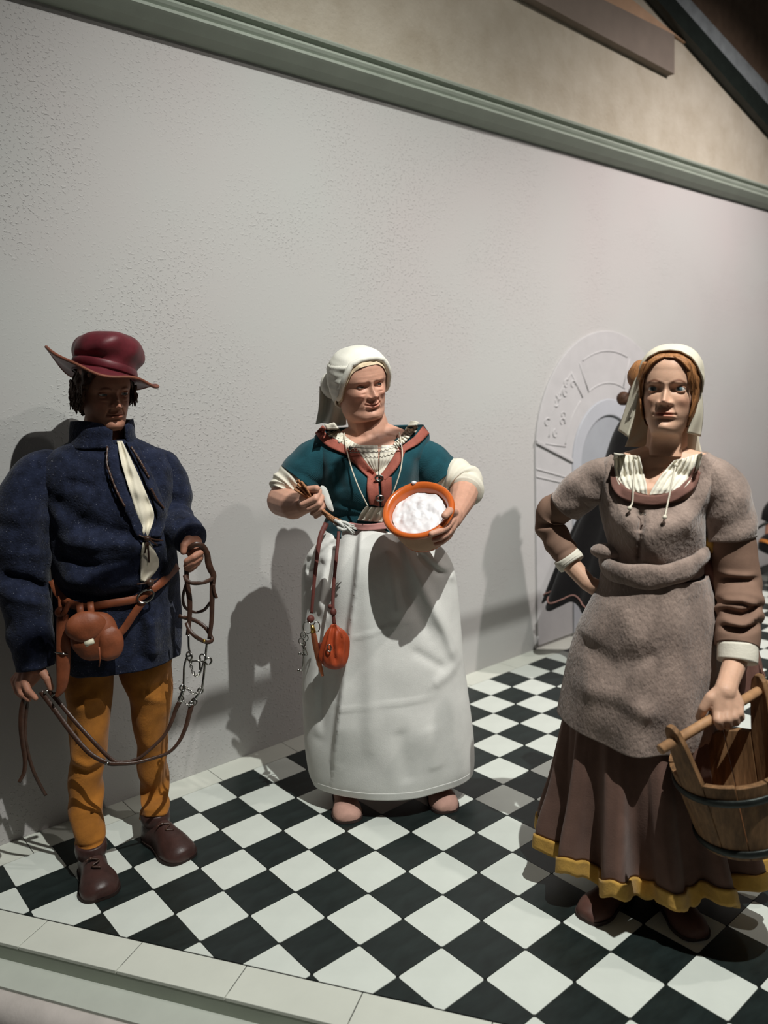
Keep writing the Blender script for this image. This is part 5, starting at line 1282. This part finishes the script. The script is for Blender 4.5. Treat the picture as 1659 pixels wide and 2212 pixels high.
for pl in ([(1372, 988), (1371, 1020), (1368, 1055), (1366, 1085), (1360, 1098)], [(1460, 1005), (1452, 1040), (1444, 1080), (1436, 1118)]):
    P = [drape(md, MT, x, y, .022 if i else .018, .12) for i, (x, y) in enumerate(pl)]; V, F = join([tube(P, [.0024] * len(P), 6, sub=30), ball(P[-1], (.007, .006, .006), 8, 6), ball(P[0], (.006, .006, .006), 8, 6)]); put('chemise_tie', V, F, M_cord, rt)
P = [drape(md, MT, x, y, .018, .13) for x, y in ((1381, 1108), (1385, 1112), (1390, 1108), (1394, 1113))]
V, F = tube(P, [.0022] * 4, 6, sub=16); put('hook', V, F, M_steel, mbod)
# arms
wsl = lambda s, t: .03 * np.sin(s * 18 + 2 * t) 
V, F = tube([md.at(*p) for p in ((1348, 1030, 0), (1312, 1032, 0), (1280, 1046, 0), (1250, 1066, -.005), (1221, 1094, -.015))], [.045, .060, .062, .059, .055], 36, 40, fn=wsl, up=md.t); put('wool_sleeve', wobble(V, .006, 18, 1.), F, M_taupe_w, mbod)
V, F = tube([md.at(*p) for p in ((1505, 1028, 0), (1536, 1034, 0), (1560, 1058, 0), (1571, 1095, 0), (1577, 1130, 0), (1580, 1162, 0))], [.045, .060, .064, .066, .066, .066], 36, 40, fn=wsl, up=md.t); put('wool_sleeve', wobble(V, .006, 18, 4.), F, M_taupe_w, mbod)
V, F = tube([md.at(*p) for p in ((1232, 1082, -.01), (1205, 1098, -.02), (1188, 1116, -.03), (1190, 1140, -.03), (1204, 1168, -.02), (1220, 1192, -.01), (1230, 1208, 0.0))], [.046, .048, .046, .042, .042, .039, .037], 36, 70, fn=lambda s, t: .11 * np.sin(s * 26 + 1.5 * np.cos(t)) * np.exp(-((s - .42) / .26) ** 2) + .02 * np.sin(s * 40), up=md.t); put('linen_sleeve', V, F, M_brown_l, rt)
V, F = tube([md.at(*p) for p in ((1222, 1200, 0), (1230, 1211, 0.0), (1236, 1219, .003))], [.040, .042, .040], 30, 8, up=md.t); put('cuff', V, F, M_chem, rt)
V, F = tube([md.at(*p) for p in ((1580, 1150, 0), (1586, 1200, 0), (1592, 1250, .0), (1597, 1290, .03), (1597, 1325, .055), (1594, 1360, .08), (1592, 1396, .105))], [.055, .060, .060, .060, .058, .056, .054], 40, 90, fn=lambda s, t: .07 * np.sin(s * 40 + 1.3 * np.cos(t + 1)) * np.exp(-((s - .62) / .16) ** 2) + .025 * np.sin(s * 22 + 2 * np.sin(t)), up=md.t)
V = crease(md, V, [([(1555, 1290), (1600, 1288), (1636, 1300)], .016, .008), ([(1560, 1312), (1600, 1318), (1638, 1306)], -.022, .009), ([(1560, 1326), (1600, 1332), (1636, 1318)], .014, .008), ([(1556, 1342), (1600, 1345), (1636, 1340)], -.022, .007), ([(1560, 1240), (1630, 1245)], .008, .008), ([(1560, 1252), (1630, 1256)], -.010, .008)], .06)
put('linen_sleeve', V, F, M_brown_l, rt)
V, F = tube([md.at(*p) for p in ((1593, 1390, .105), (1593, 1412, .115), (1592, 1430, .125))], [.049, .050, .049], 36, 10, up=md.t, fn=lambda s, t: .01 * np.sin(5 * t)); put('cuff', V, F, M_chem, rt)
# cloth gathered back from the waist, behind the hanging arm, with a yellow knot
V, F = tube([md.at(*p) for p in ((1515, 1195, -.01), (1536, 1235, -.03), (1556, 1290, -.06), (1578, 1350, -.09), (1596, 1430, -.10), (1600, 1500, -.10))], np.array([[.018, .03], [.030, .045], [.040, .06], [.048, .07], [.056, .075], [.058, .075]]), 40, 60, up=md.t, fn=lambda s, t: .10 * np.cos(7 * t + 3 * s) * s ** .5)
put('back_drape', V, F, M_dress, rt)
V, F = tube([md.at(1534, 1150, .0), md.at(1536, 1172, .01), md.at(1545, 1188, .005)], [.008, .022, .014], 10, 16); put('waist_knot', wobble(V, .008, 40, 2.), F, M_yellow, rt)
# shoes
for h_, t_ in (((1315, 1950), (1262, 1992)), ((1450, 1960), (1512, 2034))):
    a = on_floor(*h_)[:2]; b = on_floor(*t_)[:2]; a = b + (a - b) / np.linalg.norm(a - b) * .23; shoe(md.o, a, b, .095, .07, rt, M_mshoe, M_psole)

# ---- bucket of staves
hA = md.at(1447, 1607, .36); hB = md.at(1640, 1492, .13)
bh = (hB - hA) / np.linalg.norm(hB - hA); mid = (hA + hB) / 2 + bh * .012
bu = np.array([0, 0, 1.0]) - md.r * .13; bu -= bh * (bu @ bh); bu /= np.linalg.norm(bu); bs = np.cross(bu, bh)
Rt, Rb, Hb = .146, .116, .215; dtop = -.118; dbot = dtop - Hb
def bp3(R_, a, d): return mid + bu * d + R_ * (math.cos(a) * bh + math.sin(a) * bs)
bk = root('bucket', mid + bu * dbot, 'wooden stave bucket with two dark hoops and a rod handle in the maid\'s hand', 'bucket')
NS = 12
for k in range(NS):
    a0_ = 2 * np.pi * (k - .493) / NS; a1_ = 2 * np.pi * (k + .493) / NS
    ear = k in (0, NS // 2); th_ = .016; rg = []
    lv = [dbot, (dbot + dtop) / 2, dtop + .002 * math.sin(k * 2.1)] + ([dtop + .05, dtop + .11, dtop + .145, dtop + .160] if ear else [])
    wdt = [1, 1, 1] + ([.84, .66, .46, .18] if ear else [])
    for z, wk_ in zip(lv, wdt):
        f_ = (z - dbot) / Hb; Ro = Rb + (Rt - Rb) * f_; am = (a0_ + a1_) / 2; ha = (a1_ - a0_) / 2 * wk_
        rg.append(np.array([bp3(Ro, aa, z) for aa in np.linspace(am - ha, am + ha, 5)] + [bp3(Ro - th_, aa, z) for aa in np.linspace(am + ha, am - ha, 5)]))
    V, F = cap_loft(rg); put('stave', V, F, M_wood, bk, smooth=False, bevel=.0025)
for z in (dtop - .042, dbot + .022):
    Ro = Rb + (Rt - Rb) * (z - dbot) / Hb
    V, F = tube([bp3(Ro + .003, a, z) for a in np.linspace(0, 2 * np.pi, 64, endpoint=False)], np.tile([.0045, .010], (64, 1)), 8, closed=True, up=bu); put('hoop', V, F, M_hoop, bk)
V, F = cap_loft([np.array([bp3(Rb - .013, a, dbot + dz) for a in np.linspace(0, 2 * np.pi, 48, endpoint=False)]) for dz in (.012, .026)]); put('bottom_board', V, F, M_woodi, bk, smooth=False)
V, F = tube([mid - bh * (Rt + .060), mid + bh * (Rt + .045)], [.0125, .0125], 14); put('handle', V, F, M_rod, bk)
# braided cord with a buckle hanging behind her wrist
cdv = root('hanging_cord', md.at(1652, 1478, -.05), 'braided brown cord with small steel buckle hanging behind the maid\'s wrist', 'cord')
P = [md.at(x, y, -.07) for x, y in ((1612, 1385), (1630, 1415), (1642, 1445), (1650, 1462))]
V, F = tube(P, [.006] * 4, 8, sub=40, fn=lambda s, t: .25 * np.sin(s * 60 + 2 * t)); put('braid', V, F, M_dress, cdv)
V, F = ring_shape(md.at(1654, 1472, -.07), md.r, np.array([0, 0, 1.]), .010, .012, .0028, 16, 6); put('buckle', V, F, M_steel, cdv)

# ------------------------------------------------------------------ dark-cloaked figure further back
M_cloak = mat('black_cloak', srgb(22, 20, 21), 0.85, 0.2, 12, 0.2, 120, sheen=0.1, spec=0.15)
M_piping = mat('rose_piping', srgb(150, 112, 104), 0.8, 0.08, 30)
cl_ = Fig(1300, 1438)
rt = root('person', cl_.o, 'figure in a black hooded cloak seen from behind, beyond the maid\'s raised elbow', 'person')
ch = Head(0.22, cl_, 1392, 872, 0.0, yaw=170, pitch=5)
pieces = fc(cl_, (1388, 905, 0, .05), (1385, 960, 0, .06)) + fc(cl_, (1385, 960, 0, .07), (1370, 1200, 0, .09))
person_body(cl_, rt, ch, pieces, M_skin_man, .004)
lo = lambda p: np.interp(np.abs(p), [0, .6, 1.2, 3.2], [.84, .7, .2, .05]); V, F = ch.shell(.04, lo, amp=.006, sc=30); put('hair', V, F, M_hair, rt)
V, F = ball(cl_.at(1347, 861, .04), (.033, .036, .036), 16, 10); put('bun', wobble(V, .008, 40, 1.), F, M_hair, rt)
R_ = rows_loft(cl_, [(905, 1340, 1425, .08, .08, 0), (940, 1322, 1450, .11, .11, 0), (1000, 1302, 1470, .14, .13, 0), (1080, 1268, 1490, .16, .15, 0), (1160, 1232, 1500, .18, .17, 0), (1240, 1200, 1515, .20, .19, 0), (1302, 1178, 1530, .21, .20, 0)], 160, 70, fold=lambda t, s: .034 * np.sign(np.cos(9 * t + 1.1)) * np.abs(np.cos(9 * t + 1.1)) ** .6 * np.clip((s - .3) * 1.5, 0, 1), zfun=lambda t, s: -.03 * np.cos(9 * t + 1.1) * s ** 3)
V = np.vstack(R_); F = grid_faces(70, 160, True); ck = put('cloak', V, F, M_cloak, rt, solid=.006)
row = V[66 * 160:67 * 160]; c_ = row.mean(0); d_ = row - c_; d_[:, 2] = 0; d_ /= np.linalg.norm(d_, axis=1)[:, None]
V, F = tube(row + d_ * .003, np.full(160, .004), 6, closed=True); put('piping', V, F, M_piping, ck)
VV, FF = cap_loft(rows_loft(cl_, [(1200, 1300, 1460, .1, .1, 0), (1330, 1290, 1470, .12, .12, 0), (1437, 1285, 1490, .13, .13, 0)], 40, 20)); put('skirt', VV, FF, M_cloak, rt)

# ------------------------------------------------------------------ dark figure at the far right, mostly beyond the frame
M_sash = mat('orange_sash', srgb(176, 110, 48), 0.8, 0.1, 30)
kf = Fig(1722, 1268)
rt = root('person', kf.o, 'far figure in black with an orange sleeve band at the right edge', 'person')
kh = Head(0.2, kf, 1722, 1010, 0.0, yaw=-60, pitch=10)
person_body(kf, rt, kh, fc(kf, (1722, 1036, 0, .05), (1722, 1080, 0, .07), (1722, 1190, 0, .11)) + fc(kf, (1700, 1085, 0, .05), (1668, 1120, .05, .04), (1662, 1165, .12, .035), (1670, 1185, .15, .03)), M_skin_man, .005)
V, F = cap_loft(rows_loft(kf, [(1060, 1700, 1745, .09, .09, 0), (1090, 1688, 1758, .13, .13, 0), (1150, 1684, 1762, .15, .15, 0), (1200, 1672, 1772, .2, .2, 0), (1267, 1664, 1785, .26, .22, 0)], 60, 30, fold=lambda t, s: .02 * np.cos(8 * t) * s)); gown = put('gown', V, F, M_cloak, rt)
V, F = tube([kf.at(*p) for p in ((1700, 1082, 0), (1672, 1105, .04), (1660, 1128, .06))], [.09, .075, .055], 20, 24); put('sleeve', V, F, M_cloak, gown)
V, F = tube([kf.at(*p) for p in ((1676, 1160, .10), (1660, 1176, .13), (1650, 1192, .15))], [.06, .07, .045], 20, 24); put('sleeve', V, F, M_cloak, gown)
V, F = tube([kf.at(*p) for p in ((1662, 1174, .13), (1659, 1180, .14))], [.072, .072], 20, 6); put('sleeve_band', V, F, M_sash, gown)
V, F = tube([kf.at(1628, 1146, .1), kf.at(1662, 1126, .1)], [.008, .012], 8); put('rod', V, F, M_beam, rt)
